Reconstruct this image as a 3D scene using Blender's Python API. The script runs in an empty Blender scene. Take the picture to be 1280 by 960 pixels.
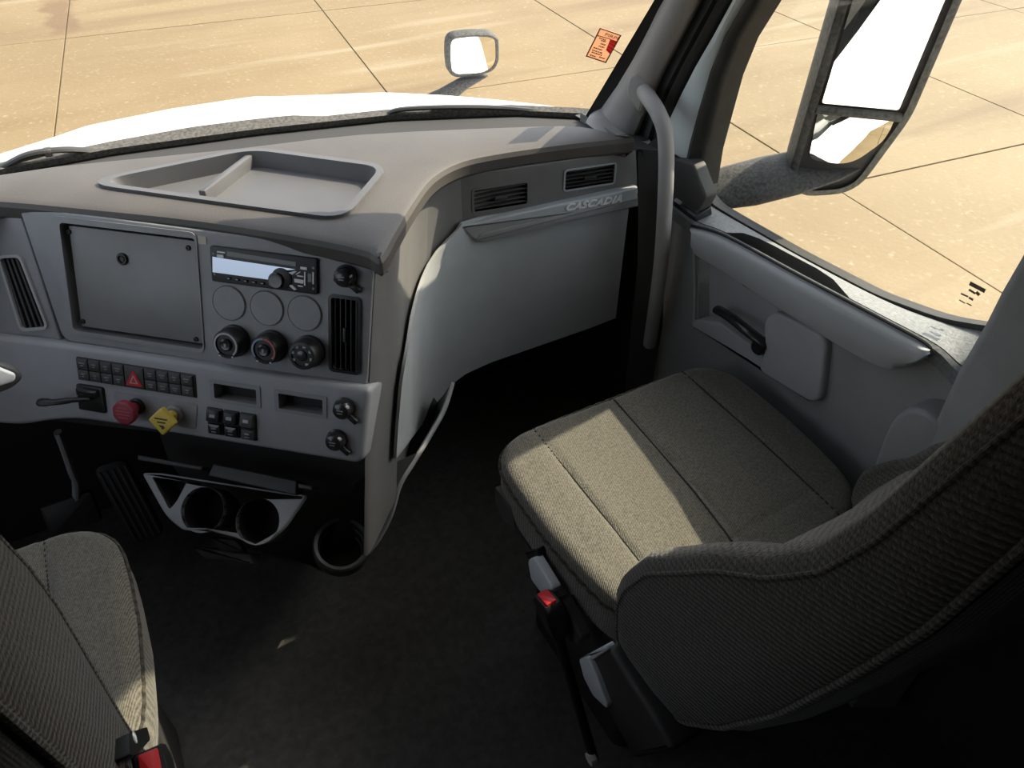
import bpy, bmesh, math, random
from mathutils import Vector as V, Matrix
R = math.radians
random.seed(4)
scn = bpy.context.scene
COL = scn.collection

# ------------------------------------------------------------------ camera
F_PX = 940.0
PITCH = math.atan(820 / F_PX)
YAW = math.atan(680 / F_PX * math.cos(PITCH))
CAM = V((0, 0, 1.5))
_h = V((math.sin(YAW), math.cos(YAW), 0))
_r = V((math.cos(YAW), -math.sin(YAW), 0))
_z = V((0, 0, 1))
_f = _h * math.cos(PITCH) - _z * math.sin(PITCH)
_u = _h * math.sin(PITCH) + _z * math.cos(PITCH)
cd = bpy.data.cameras.new('camera')
cd.sensor_width = 36
cd.lens = 36 * F_PX / 1280
cd.clip_start = 0.01
cam = bpy.data.objects.new('camera', cd)
COL.objects.link(cam)
cam.location = CAM
cam.rotation_euler = (math.pi / 2 - PITCH, 0, -YAW)
scn.camera = cam

# ------------------------------------------------------------------ light
SUN_DIR = V((-1.12, -0.05, -1.0)).normalized()          # the way the light travels
world = bpy.data.worlds.new('sky'); scn.world = world
world.use_nodes = True
wn = world.node_tree
bg = wn.nodes['Background']
sky = wn.nodes.new('ShaderNodeTexSky')
sky.sky_type = 'NISHITA'
sky.sun_disc = False
sky.sun_elevation = math.asin(-SUN_DIR.z)
sky.sun_rotation = math.atan2(-SUN_DIR.x, -SUN_DIR.y)
sky.air_density = 1.0; sky.dust_density = 3.0; sky.ozone_density = 1.0
hs = wn.nodes.new('ShaderNodeHueSaturation'); hs.inputs['Saturation'].default_value = 0.45
wn.links.new(sky.outputs[0], hs.inputs['Color']); wn.links.new(hs.outputs[0], bg.inputs[0])
bg.inputs[1].default_value = 0.36
sl = bpy.data.lights.new('sun', 'SUN')
sl.energy = 6.4; sl.angle = R(0.55); sl.color = (1.0, 0.87, 0.66)
so = bpy.data.objects.new('sun', sl); COL.objects.link(so)
so.rotation_euler = SUN_DIR.to_track_quat('-Z', 'Y').to_euler()
scn.view_settings.view_transform = 'Standard'
scn.view_settings.look = 'None'
scn.view_settings.gamma = 1
scn.view_settings.use_curve_mapping = False
scn.view_settings.exposure = 0.35

# ------------------------------------------------------------------ points
def ray(x, y):
    return _r * ((x - 640) / F_PX) + _u * ((480 - y) / F_PX) + _f
def P(x, y, ax, v):
    d = ray(x, y); i = 'xyz'.index(ax)
    return CAM + d * ((v - CAM[i]) / d[i])

class Fr:
    """a working plane: origin, right, down, out"""
    def __init__(s, o, e1, e2, n=None):
        s.o = V(o); s.e1 = V(e1).normalized(); s.e2 = V(e2).normalized()
        s.n = V(n).normalized() if n is not None else s.e2.cross(s.e1).normalized()
    def w(s, u, v, d=0): return s.o + s.e1 * u + s.e2 * v + s.n * d
    def uv(s, x, y, d=0):
        o = s.o + s.n * d; r = ray(x, y)
        q = CAM + r * ((o - CAM).dot(s.n) / r.dot(s.n)) - s.o
        return (q.dot(s.e1), q.dot(s.e2))
    def at(s, u, v, d=0): return Fr(s.w(u, v, d), s.e1, s.e2, s.n)

# ------------------------------------------------------------------ materials
MATS = {}
def mat(name, col, rough=0.6, metal=0.0, spec=0.5, noise=0.0, nscale=40, bump=0.0, bscale=300, col2=None, detail=4, sheen=0):
    m = bpy.data.materials.new(name); m.use_nodes = True
    nt = m.node_tree; b = nt.nodes['Principled BSDF']
    b.inputs['Base Color'].default_value = (*col, 1)
    b.inputs['Roughness'].default_value = rough
    b.inputs['Metallic'].default_value = metal
    b.inputs['Specular IOR Level'].default_value = spec
    if sheen:
        b.inputs['Sheen Weight'].default_value = sheen
        b.inputs['Sheen Roughness'].default_value = 0.5
    tc = nt.nodes.new('ShaderNodeTexCoord')
    if noise or col2:
        n = nt.nodes.new('ShaderNodeTexNoise'); n.inputs['Scale'].default_value = nscale; n.inputs['Detail'].default_value = detail
        nt.links.new(tc.outputs['Object'], n.inputs['Vector'])
        mx = nt.nodes.new('ShaderNodeMix'); mx.data_type = 'RGBA'
        c2 = col2 or tuple(c * (1 + noise) for c in col)
        c1 = col if col2 else tuple(c * (1 - noise) for c in col)
        mx.inputs[6].default_value = (*c1, 1); mx.inputs[7].default_value = (*c2, 1)
        rmp = nt.nodes.new('ShaderNodeMapRange'); rmp.inputs[1].default_value = 0.3; rmp.inputs[2].default_value = 0.7
        nt.links.new(n.outputs[0], rmp.inputs[0]); nt.links.new(rmp.outputs[0], mx.inputs[0])
        nt.links.new(mx.outputs[2], b.inputs['Base Color'])
    if bump:
        n2 = nt.nodes.new('ShaderNodeTexNoise'); n2.inputs['Scale'].default_value = bscale; n2.inputs['Detail'].default_value = 3
        nt.links.new(tc.outputs['Object'], n2.inputs['Vector'])
        bp = nt.nodes.new('ShaderNodeBump'); bp.inputs['Strength'].default_value = bump; bp.inputs['Distance'].default_value = 0.002
        nt.links.new(n2.outputs[0], bp.inputs['Height']); nt.links.new(bp.outputs[0], b.inputs['Normal'])
    MATS[name] = m
    return m

mat('pad', (0.082, 0.074, 0.067), 0.55, noise=0.10, nscale=9, bump=0.25, bscale=500)
mat('tray', (0.10, 0.10, 0.104), 0.45, noise=0.06, nscale=14, bump=0.15, bscale=600)
mat('fascia', (0.29, 0.292, 0.296), 0.5, noise=0.05, nscale=30, bump=0.2, bscale=600)
mat('fascia_dark', (0.165, 0.162, 0.158), 0.5, noise=0.05, nscale=30, bump=0.2, bscale=600)
mat('plate', (0.22, 0.217, 0.21), 0.38, noise=0.08, nscale=12, bump=0.08, bscale=500)
mat('lower', (0.36, 0.365, 0.372), 0.5, noise=0.04, nscale=30, bump=0.2, bscale=700)
mat('glove', (0.45, 0.47, 0.475), 0.5, noise=0.04, nscale=20, bump=0.25, bscale=600)
mat('strip', (0.42, 0.45, 0.47), 0.35, metal=0.15)
mat('door_mid', (0.24, 0.243, 0.243), 0.55, noise=0.05, nscale=25, bump=0.3, bscale=500)
mat('door_light', (0.36, 0.37, 0.375), 0.48, noise=0.04, nscale=25, bump=0.15, bscale=600)
mat('sill', (0.17, 0.18, 0.185), 0.6, noise=0.22, nscale=160, bump=0.4, bscale=260)
mat('trimgrey', (0.33, 0.315, 0.30), 0.6, noise=0.04, nscale=30, bump=0.2, bscale=600)
mat('black', (0.012, 0.012, 0.012), 0.45)
mat('black_matt', (0.028, 0.027, 0.026), 0.8)
mat('black_gloss', (0.022, 0.022, 0.024), 0.22)
mat('rubber', (0.03, 0.03, 0.028), 0.6, noise=0.2, nscale=50)
mat('charcoal', (0.06, 0.059, 0.057), 0.55, bump=0.2, bscale=500)
mat('dark_plastic', (0.03, 0.029, 0.028), 0.5, bump=0.15, bscale=500)
mat('floor_mat', (0.08, 0.077, 0.074), 0.7, noise=0.25, nscale=60, bump=0.5, bscale=350)
mat('white_paint', (0.82, 0.83, 0.83), 0.25)
mat('door_paint', (0.62, 0.67, 0.66), 0.4)
mat('silver', (0.92, 0.92, 0.92), 0.35, metal=0.1)
mat('chrome', (0.85, 0.85, 0.85), 0.08, metal=1.0)
mat('mirror_glass', (0.92, 0.93, 0.92), 0.01, metal=1.0)
mat('grey_ring', (0.45, 0.45, 0.45), 0.4)
mat('glyph', (0.42, 0.42, 0.42), 0.5)
mat('glyph_dim', (0.30, 0.30, 0.30), 0.5)
mat('glyph_white', (0.8, 0.8, 0.8), 0.5)
mat('red', (0.62, 0.02, 0.03), 0.4)
mat('red_buckle', (0.50, 0.02, 0.025), 0.35)
mat('red_knob', (0.30, 0.03, 0.055), 0.45)
mat('red_ring', (0.45, 0.10, 0.10), 0.45)
mat('blue_ring', (0.25, 0.32, 0.42), 0.45)
mat('yellow', (0.75, 0.55, 0.09), 0.45)
mat('knob_text', (0.06, 0.05, 0.03), 0.6)
mat('lever_grey', (0.58, 0.61, 0.64), 0.4)
mat('beige_label', (0.55, 0.50, 0.42), 0.6)
mat('mirror_shell', (0.06, 0.06, 0.055), 0.7, noise=0.5, nscale=120)
mat('arm_dusty', (0.055, 0.053, 0.05), 0.8, noise=0.6, nscale=170)
mat('cowl_dust', (0.085, 0.08, 0.072), 0.8, noise=0.5, nscale=180)
mat('headliner', (0.36, 0.35, 0.33), 0.9, bump=0.2)
mat('wall_dark', (0.06, 0.06, 0.06), 0.8)
mat('radio_display', (0.26, 0.29, 0.36), 0.12, metal=0.85)
mat('stick_paper', (0.78, 0.56, 0.40), 0.6)
mat('stick_red', (0.75, 0.06, 0.08), 0.6)
mat('stick_line', (0.35, 0.05, 0.03), 0.6)
for nm in ('stick_paper', 'stick_red'):
    nt = MATS[nm].node_tree; b = nt.nodes['Principled BSDF']; o = nt.nodes['Material Output']
    t = nt.nodes.new('ShaderNodeBsdfTranslucent'); t.inputs[0].default_value = b.inputs['Base Color'].default_value
    mx = nt.nodes.new('ShaderNodeMixShader'); mx.inputs[0].default_value = 0.6
    nt.links.new(b.outputs[0], mx.inputs[1]); nt.links.new(t.outputs[0], mx.inputs[2]); nt.links.new(mx.outputs[0], o.inputs[0])
mat('stitch', (0.10, 0.095, 0.085), 0.9)
mat('seam_dark', (0.02, 0.02, 0.02), 0.9)
mat('webbing', (0.03, 0.03, 0.03), 0.8)

def fabric(name, c1, c2, dirv, rib, bump):
    m = bpy.data.materials.new(name); m.use_nodes = True
    nt = m.node_tree; b = nt.nodes['Principled BSDF']
    b.inputs['Roughness'].default_value = 0.95
    b.inputs['Specular IOR Level'].default_value = 0.15
    b.inputs['Sheen Weight'].default_value = 0.25
    tc = nt.nodes.new('ShaderNodeTexCoord')
    n = nt.nodes.new('ShaderNodeTexNoise'); n.inputs['Scale'].default_value = 260; n.inputs['Detail'].default_value = 3
    nt.links.new(tc.outputs['Object'], n.inputs['Vector'])
    rot = nt.nodes.new('ShaderNodeMapping'); rot.inputs['Rotation'].default_value = dirv
    nt.links.new(tc.outputs['Object'], rot.inputs['Vector'])
    w = nt.nodes.new('ShaderNodeTexWave'); w.inputs['Scale'].default_value = rib; w.inputs['Distortion'].default_value = 1.2
    w.inputs['Detail'].default_value = 2; w.inputs['Detail Scale'].default_value = 2
    nt.links.new(rot.outputs[0], w.inputs['Vector'])
    add = nt.nodes.new('ShaderNodeMath'); add.operation = 'MULTIPLY_ADD'; add.inputs[1].default_value = 0.45
    nt.links.new(w.outputs['Fac'], add.inputs[0]); nt.links.new(n.outputs[0], add.inputs[2])
    mr = nt.nodes.new('ShaderNodeMapRange'); mr.inputs[1].default_value = 0.4; mr.inputs[2].default_value = 1.0
    nt.links.new(add.outputs[0], mr.inputs[0])
    mx = nt.nodes.new('ShaderNodeMix'); mx.data_type = 'RGBA'
    mx.inputs[6].default_value = (*c1, 1); mx.inputs[7].default_value = (*c2, 1)
    nt.links.new(mr.outputs[0], mx.inputs[0]); nt.links.new(mx.outputs[2], b.inputs['Base Color'])
    bp = nt.nodes.new('ShaderNodeBump'); bp.inputs['Strength'].default_value = bump; bp.inputs['Distance'].default_value = 0.003
    nt.links.new(add.outputs[0], bp.inputs['Height']); nt.links.new(bp.outputs[0], b.inputs['Normal'])
    MATS[name] = m
fabric('fab_seat', (0.058, 0.054, 0.044), (0.185, 0.172, 0.142), (0, 0, R(20)), 120, 0.5)
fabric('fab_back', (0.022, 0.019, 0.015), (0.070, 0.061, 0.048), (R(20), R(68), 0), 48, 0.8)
fabric('fab_shell', (0.012, 0.012, 0.011), (0.03, 0.03, 0.028), (0, 0, 0), 120, 0.3)

def glass_mat(name, tint, gloss):
    m = bpy.data.materials.new(name); m.use_nodes = True
    nt = m.node_tree; nt.nodes.clear()
    out = nt.nodes.new('ShaderNodeOutputMaterial')
    t = nt.nodes.new('ShaderNodeBsdfTransparent'); t.inputs[0].default_value = (*tint, 1)
    g = nt.nodes.new('ShaderNodeBsdfGlossy'); g.inputs['Roughness'].default_value = 0.02
    mx = nt.nodes.new('ShaderNodeMixShader')
    mx.inputs[0].default_value = gloss
    nt.links.new(t.outputs[0], mx.inputs[1]); nt.links.new(g.outputs[0], mx.inputs[2])
    nt.links.new(mx.outputs[0], out.inputs[0])
    MATS[name] = m
glass_mat('glass', (0.95, 0.965, 0.95), 0.025)

def concrete():
    m = bpy.data.materials.new('concrete'); m.use_nodes = True
    nt = m.node_tree; b = nt.nodes['Principled BSDF']; b.inputs['Roughness'].default_value = 0.75
    geo = nt.nodes.new('ShaderNodeNewGeometry')
    def noise(s, d=5, stretch=None):
        n = nt.nodes.new('ShaderNodeTexNoise'); n.inputs['Scale'].default_value = s; n.inputs['Detail'].default_value = d
        if stretch:
            mp = nt.nodes.new('ShaderNodeMapping'); mp.inputs['Rotation'].default_value = (0, 0, R(stretch[0])); mp.inputs['Scale'].default_value = stretch[1]
            nt.links.new(geo.outputs['Position'], mp.inputs[0]); nt.links.new(mp.outputs[0], n.inputs['Vector'])
        else:
            nt.links.new(geo.outputs['Position'], n.inputs['Vector'])
        return n
    def ramp(src, lo, hi):
        r = nt.nodes.new('ShaderNodeMapRange'); r.inputs[1].default_value = lo; r.inputs[2].default_value = hi
        nt.links.new(src, r.inputs[0]); return r.outputs[0]
    def mix(f, a, c, fac=None):
        x = nt.nodes.new('ShaderNodeMix'); x.data_type = 'RGBA'
        if isinstance(f, float): x.inputs[0].default_value = f
        else: nt.links.new(f, x.inputs[0])
        for sock, val in ((6, a), (7, c)):
            if isinstance(val, tuple): x.inputs[sock].default_value = (*val, 1)
            else: nt.links.new(val, x.inputs[sock])
        return x.outputs[2]
    c = mix(ramp(noise(0.55).outputs[0], 0.3, 0.7), (0.18, 0.126, 0.058), (0.225, 0.165, 0.084))
    c = mix(ramp(noise(0.8, 6, (20, (0.35, 2.2, 1))).outputs[0], 0.52, 0.72), c, (0.17, 0.115, 0.052))
    c = mix(ramp(noise(22, 6).outputs[0], 0.60, 0.75), c, (0.28, 0.225, 0.14))
    c = mix(ramp(noise(45, 4).outputs[0], 0.62, 0.8), c, (0.16, 0.11, 0.055))
    c = mix(ramp(noise(1.1, 7, (-38, (0.16, 1.5, 1))).outputs[0], 0.54, 0.70), c, (0.15, 0.10, 0.047))
    c = mix(ramp(noise(0.9, 8, (55, (0.3, 2.6, 1))).outputs[0], 0.60, 0.72), c, (0.26, 0.205, 0.125))
    # rust-brown run mark where two joints cross
    sep = nt.nodes.new('ShaderNodeSeparateXYZ'); nt.links.new(geo.outputs['Position'], sep.inputs[0])
    g = P(75, 22, 'z', -1.25)
    wob = noise(3.0, 3)
    def mth(op, a, bb):
        x = nt.nodes.new('ShaderNodeMath'); x.operation = op
        for i, val in enumerate((a, bb)):
            if isinstance(val, (int, float)): x.inputs[i].default_value = val
            else: nt.links.new(val, x.inputs[i])
        return x.outputs[0]
    dx = mth('ABSOLUTE', mth('ADD', mth('SUBTRACT', sep.outputs[0], g.x), mth('MULTIPLY', mth('SUBTRACT', wob.outputs[0], 0.5), 0.5)), 0)
    dy = mth('ABSOLUTE', mth('SUBTRACT', sep.outputs[1], g.y + 0.1), 0)
    s = mth('MULTIPLY', ramp(dx, 0.22, 0.12), ramp(dy, 1.0, 0.6))
    c = mix(mth('MULTIPLY', s, 0.75), c, (0.13, 0.075, 0.035))
    nt.links.new(c, b.inputs['Base Color'])
    bp = nt.nodes.new('ShaderNodeBump'); bp.inputs['Strength'].default_value = 0.35; bp.inputs['Distance'].default_value = 0.01
    nt.links.new(noise(30, 6).outputs[0], bp.inputs['Height']); nt.links.new(bp.outputs[0], b.inputs['Normal'])
    MATS['concrete'] = m
concrete()
mat('joint', (0.10, 0.075, 0.045), 0.9)

# ------------------------------------------------------------------ object helpers
def empty(name, loc, label=None, cat=None, group=None, kind=None):
    o = bpy.data.objects.new(name, None); COL.objects.link(o); o.location = loc
    o.empty_display_size = 0.05
    return tag(o, label, cat, group, kind)
def tag(o, label=None, cat=None, group=None, kind=None):
    for k, v in (('label', label), ('category', cat), ('group', group), ('kind', kind)):
        if v: o[k] = v
    return o
def wloc(o):
    l = V(o.location)
    while o.parent: o = o.parent; l += V(o.location)
    return l
def obj(name, bm, m, parent=None, sharp=32):
    bmesh.ops.remove_doubles(bm, verts=bm.verts, dist=1e-6)
    bmesh.ops.recalc_face_normals(bm, faces=bm.faces)
    me = bpy.data.meshes.new(name); 
    c = V((0, 0, 0))
    if bm.verts:
        for v in bm.verts: c += v.co
        c /= len(bm.verts)
        for v in bm.verts: v.co -= c
    bm.to_mesh(me); bm.free()
    for p in me.polygons: p.use_smooth = True
    if sharp: me.set_sharp_from_angle(angle=R(sharp))
    me.materials.append(MATS[m])
    o = bpy.data.objects.new(name, me); COL.objects.link(o)
    if parent:
        o.parent = parent; o.location = c - wloc(parent)
    else: o.location = c
    return o
def offset(loop, b):
    n = len(loop); out = []
    area = sum(loop[i][0] * loop[(i + 1) % n][1] - loop[(i + 1) % n][0] * loop[i][1] for i in range(n))
    sg = 1 if area > 0 else -1
    for i in range(n):
        p0 = V(loop[i - 1]); p1 = V(loop[i]); p2 = V(loop[(i + 1) % n])
        a = (p1 - p0); c = (p2 - p1)
        a = a.normalized() if a.length > 1e-9 else c.normalized(); c = c.normalized() if c.length > 1e-9 else a
        na = V((-a.y, a.x)) * sg; nc = V((-c.y, c.x)) * sg
        m = na + nc
        m = m.normalized() if m.length > 1e-6 else na
        k = max(m.dot(na), 0.45)
        q = p1 + m * (b / k); out.append((q.x, q.y))
    return out
def rrect(u0, v0, u1, v1, r=0.004, n=4):
    pts = []
    for cx, cy, a0 in ((u1 - r, v1 - r, 0), (u0 + r, v1 - r, 90), (u0 + r, v0 + r, 180), (u1 - r, v0 + r, 270)):
        for i in range(n + 1):
            a = R(a0 + 90 * i / n); pts.append((cx + r * math.cos(a), cy + r * math.sin(a)))
    return pts
def rpoly(pts, r, n=4):
    """round the corners of a polygon; r a number or a list"""
    out = []; N = len(pts)
    for i in range(N):
        p0, p1, p2 = V(pts[i - 1]), V(pts[i]), V(pts[(i + 1) % N])
        rr = r[i] if isinstance(r, (list, tuple)) else r
        if rr <= 0: out.append(tuple(p1)); continue
        a = (p0 - p1); c = (p2 - p1)
        t = min(rr, a.length * 0.48, c.length * 0.48)
        A = p1 + a.normalized() * t; B = p1 + c.normalized() * t
        for k in range(n + 1):
            s = k / n; q = A * (1 - s) ** 2 + p1 * 2 * s * (1 - s) + B * s * s; out.append(tuple(q))
    return out
def circ(u, v, r, n=32, ry=None):
    return [(u + r * math.cos(2 * math.pi * i / n), v + (ry or r) * math.sin(2 * math.pi * i / n)) for i in range(n)]
def plate_bm(fr, loop, d0, d1, bevel=0, holes=(), seg=3, bm=None, back=True):
    bm = bm or bmesh.new()
    rings = [(d0, 0.0)]
    if bevel:
        for k in range(seg + 1):
            a = math.pi / 2 * k / seg
            rings.append((d1 - bevel + bevel * math.sin(a), bevel * (1 - math.cos(a))))
    else: rings.append((d1, 0.0))
    prev = None; top_edges = []
    for d, ins in rings:
        lp = offset(loop, ins) if ins > 1e-9 else loop
        vs = [bm.verts.new(fr.w(u, v, d)) for u, v in lp]
        if prev:
            for i in range(len(vs)):
                j = (i + 1) % len(vs); bm.faces.new((prev[i], prev[j], vs[j], vs[i]))
        elif back and not holes and len(vs) > 2:
            try: bm.faces.new(vs)
            except ValueError: pass
        prev = vs
    if not holes:
        bm.faces.new(prev)
    else:
        es = [bm.edges.get((prev[i], prev[(i + 1) % len(prev)])) or bm.edges.new((prev[i], prev[(i + 1) % len(prev)])) for i in range(len(prev))]
        for hl in holes:
            a = [bm.verts.new(fr.w(u, v, d1)) for u, v in hl]; b = [bm.verts.new(fr.w(u, v, d0)) for u, v in hl]
            for i in range(len(a)):
                j = (i + 1) % len(a); f = bm.faces.new((a[i], a[j], b[j], b[i]))
            es += [bm.edges.get((a[i], a[(i + 1) % len(a)])) for i in range(len(a))]
        bmesh.ops.triangle_fill(bm, use_beauty=True, use_dissolve=False, edges=es, normal=fr.n)
    return bm
def plate(name, fr, loop, d0, d1, m, parent=None, bevel=0, holes=(), seg=3, sharp=32):
    return obj(name, plate_bm(fr, loop, d0, d1, bevel, holes, seg), m, parent, sharp)
def ring_bm(fr, outer, inner, d0, d1, bm=None):
    """frame between two loops of equal count"""
    bm = bm or bmesh.new(); n = len(outer)
    L = [[bm.verts.new(fr.w(u, v, d)) for u, v in lp] for lp, d in ((outer, d0), (outer, d1), (inner, d1), (inner, d0))]
    for k in range(3):
        for i in range(n):
            j = (i + 1) % n; bm.faces.new((L[k][i], L[k][j], L[k + 1][j], L[k + 1][i]))
    return bm
def lathe_bm(fr, prof, n=32, bm=None, arc=None):
    bm = bm or bmesh.new(); prev = None
    for r, d in prof:
        if r < 1e-6: vs = [bm.verts.new(fr.w(0, 0, d))]
        else: vs = [bm.verts.new(fr.w(r * math.cos(2 * math.pi * i / n), r * math.sin(2 * math.pi * i / n), d)) for i in range(n)]
        if prev:
            for i in range(n):
                j = (i + 1) % n
                if len(prev) == 1 and len(vs) == 1: break
                if len(prev) == 1: bm.faces.new((prev[0], vs[j], vs[i]))
                elif len(vs) == 1: bm.faces.new((prev[i], prev[j], vs[0]))
                else: bm.faces.new((prev[i], prev[j], vs[j], vs[i]))
        prev = vs
    return bm
def lathe(name, fr, prof, m, parent=None, n=32, sharp=32):
    return obj(name, lathe_bm(fr, prof, n), m, parent, sharp)
def tube_bm(path, r, n=10, bm=None, flat=1.0, up=None, cap=True):
    bm = bm or bmesh.new(); path = [V(p) for p in path]; prev = None; rings = []
    N = len(path); nrm = None
    for i, p in enumerate(path):
        t = (path[min(i + 1, N - 1)] - path[max(i - 1, 0)]).normalized()
        if nrm is None:
            a = V(up) if up is not None else (V((0, 0, 1)) if abs(t.z) < 0.9 else V((1, 0, 0)))
            nrm = (a - t * a.dot(t)).normalized()
        else: nrm = (nrm - t * nrm.dot(t)).normalized()
        bn = t.cross(nrm)
        rr = r[i] if isinstance(r, (list, tuple)) else r
        vs = [bm.verts.new(p + nrm * (math.cos(2 * math.pi * k / n) * rr * flat) + bn * (math.sin(2 * math.pi * k / n) * rr)) for k in range(n)]
        if prev:
            for k in range(n):
                j = (k + 1) % n; bm.faces.new((prev[k], prev[j], vs[j], vs[k]))
        prev = vs; rings.append(vs)
    if cap: bm.faces.new(rings[0][::-1]); bm.faces.new(rings[-1])
    return bm
def tube(name, path, r, m, parent=None, n=10, flat=1.0, up=None):
    return obj(name, tube_bm(path, r, n, None, flat, up), m, parent, 40)
def spline(pts, n=8):
    pts = [V(p) for p in pts]; out = []
    for i in range(len(pts) - 1):
        p0 = pts[max(i - 1, 0)]; p1 = pts[i]; p2 = pts[i + 1]; p3 = pts[min(i + 2, len(pts) - 1)]
        for k in range(n):
            t = k / n
            out.append(0.5 * ((2 * p1) + (p2 - p0) * t + (2 * p0 - 5 * p1 + 4 * p2 - p3) * t * t + (3 * p1 - p0 - 3 * p2 + p3) * t ** 3))
    out.append(pts[-1]); return out
def grid_bm(rows, bm=None, close=False, caps=False):
    bm = bm or bmesh.new()
    vv = [[bm.verts.new(p) for p in r] for r in rows]
    for a, b in zip(vv, vv[1:]):
        m = len(a)
        for i in range(m if close else m - 1):
            j = (i + 1) % m; bm.faces.new((a[i], a[j], b[j], b[i]))
    if caps: bm.faces.new(vv[0][::-1]); bm.faces.new(vv[-1])
    return bm
def grid(name, rows, m, parent=None, close=False, caps=False, thick=0, sharp=40):
    bm = grid_bm(rows, None, close, caps)
    if thick:
        bmesh.ops.recalc_face_normals(bm, faces=bm.faces)
        bmesh.ops.solidify(bm, geom=bm.faces[:], thickness=thick)
    return obj(name, bm, m, parent, sharp)
def box_bm(fr, u0, u1, v0, v1, d0, d1, bevel=0, r=None, bm=None):
    lp = rrect(u0, v0, u1, v1, r if r is not None else max(bevel, 1e-4), 3)
    return plate_bm(fr, lp, d0, d1, bevel, (), 2, bm)
def box(name, fr, u0, u1, v0, v1, d0, d1, m, parent=None, bevel=0, r=None):
    return obj(name, box_bm(fr, u0, u1, v0, v1, d0, d1, bevel, r), m, parent)
def lerp(a, b, t): return a + (b - a) * t
def interp(tab, x):
    if x <= tab[0][0]: return tab[0][1]
    for (a, va), (b, vb) in zip(tab, tab[1:]):
        if x <= b: return va + (vb - va) * (x - a) / (b - a)
    return tab[-1][1]
def text(name, s, fr, u, v, size, d, ext, m, parent, shear=0.0, align='LEFT', spacing=1.0, width=None, bold=0.0):
    c = bpy.data.curves.new('t', 'FONT'); c.body = s; c.size = size; c.extrude = ext; c.shear = shear; c.align_x = align; c.space_character = spacing
    c.resolution_u = 3; c.offset = bold
    t = bpy.data.objects.new('t', c); COL.objects.link(t)
    dg = bpy.context.evaluated_depsgraph_get(); dg.update()
    me = bpy.data.meshes.new_from_object(t.evaluated_get(dg))
    bpy.data.objects.remove(t)
    xs = [q.co.x for q in me.vertices]; k = (width / (max(xs) - min(xs))) if width else 1
    bm = bmesh.new(); bm.from_mesh(me); bpy.data.meshes.remove(me)
    for q in bm.verts: q.co = fr.w(u + q.co.x * k, v - q.co.y, d + q.co.z)
    return obj(name, bm, m, parent, 30)

XY = Fr((0, 0, 0), (1, 0, 0), (0, 1, 0), (0, 0, 1))        # plan: u = x, v = y, d = z
YZ = Fr((0, 0, 0), (0, 1, 0), (0, 0, 1), (-1, 0, 0))       # side: u = y, v = z, d = -x

# ================================================================== the setting
# ---- ground of concrete slabs
ZG = -1.25
ang = R(6.2); G1 = V((math.sin(ang), math.cos(ang), 0)); G2 = V((math.cos(ang), -math.sin(ang), 0))
ground = empty('ground', (0, 0, ZG), 'tan concrete yard around the truck', None, None, 'structure')
GF = Fr((0, 0, ZG), G2, G1, (0, 0, 1))
obj('joint_bed', plate_bm(GF, [(-40, -40), (55, -40), (55, 60), (-40, 60)], -0.08, -0.012), 'joint', ground)
lu = [P(68, 165, 'z', ZG).dot(G2), P(440, 60, 'z', ZG).dot(G2), P(900, 145, 'z', ZG).dot(G2), P(1220, 120, 'z', ZG).dot(G2)]
us = [lu[0] - 3 * k for k in range(5, 0, -1)] + lu + [lu[3] + 2.9 * k for k in range(1, 9)]
lv = [P(1100, 219, 'z', ZG).dot(G1), P(700, 94, 'z', ZG).dot(G1), P(240, 31, 'z', ZG).dot(G1)]
vs_ = [lv[0] - 3.15 * k for k in range(4, 0, -1)] + lv + [lv[2] + 3.2 * k for k in range(1, 9)]
for a, b in zip(us, us[1:]):
    for c, d in zip(vs_, vs_[1:]):
        box('slab', GF, a + 0.007, b - 0.007, c + 0.007, d - 0.007, -0.06, random.uniform(-0.002, 0.002), 'concrete', ground, 0.004); COL.objects[-1].data.set_sharp_from_angle(angle=R(3))
# ---- floor
fl = obj('floor', plate_bm(XY, [(-0.95, -2.4), (1.09, -2.4), (1.09, 1.62), (-0.95, 1.62)], -0.05, 0), 'floor_mat')
tag(fl, 'black rubber floor mat between the seats', None, None, 'structure')
# ---- roof lining, back and left wall, firewall
ce = obj('ceiling', plate_bm(XY, [(-0.95, -2.4), (1.08, -2.4), (1.08, 0.74), (0.9, 0.78), (0.1, 0.98), (-0.75, 0.78), (-0.95, 0.72)], 1.96, 2.04), 'headliner')
tag(ce, 'pale cab headliner', None, None, 'structure')
wr = obj('wall_rear', plate_bm(Fr((0, -2.4, 0), (1, 0, 0), (0, 0, 1), (0, 1, 0)), [(-0.95, 0), (1.08, 0), (1.08, 2.0), (-0.95, 2.0)], -0.05, 0), 'wall_dark')
tag(wr, 'dark rear wall of the cab', None, None, 'structure')
wf = obj('wall_front', plate_bm(Fr((0, 1.58, 0), (1, 0, 0), (0, 0, 1), (0, -1, 0)), [(-0.95, 0), (1.03, 0), (1.03, 0.6), (0.8, 0.66), (0.4, 0.8), (-0.95, 0.8)], -0.05, 0), 'black_matt')
tag(wf, 'dark firewall behind the dashboard', None, None, 'structure')
wl = obj('wall_left', plate_bm(Fr((-0.93, 0, 0), (0, 1, 0), (0, 0, 1), (1, 0, 0)), [(-2.4, 0), (1.6, 0), (1.6, 0.8), (1.35, 0.85), (0.72, 2.0), (-2.4, 2.0)], -0.06, 0,
     holes=[rpoly([(0.2, 0.85), (1.07, 0.82), (1.05, 1.08), (0.72, 1.55), (0.2, 1.55)], 0.06)]), 'wall_dark')
tag(wl, 'driver side wall of the cab', None, None, 'structure')

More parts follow.
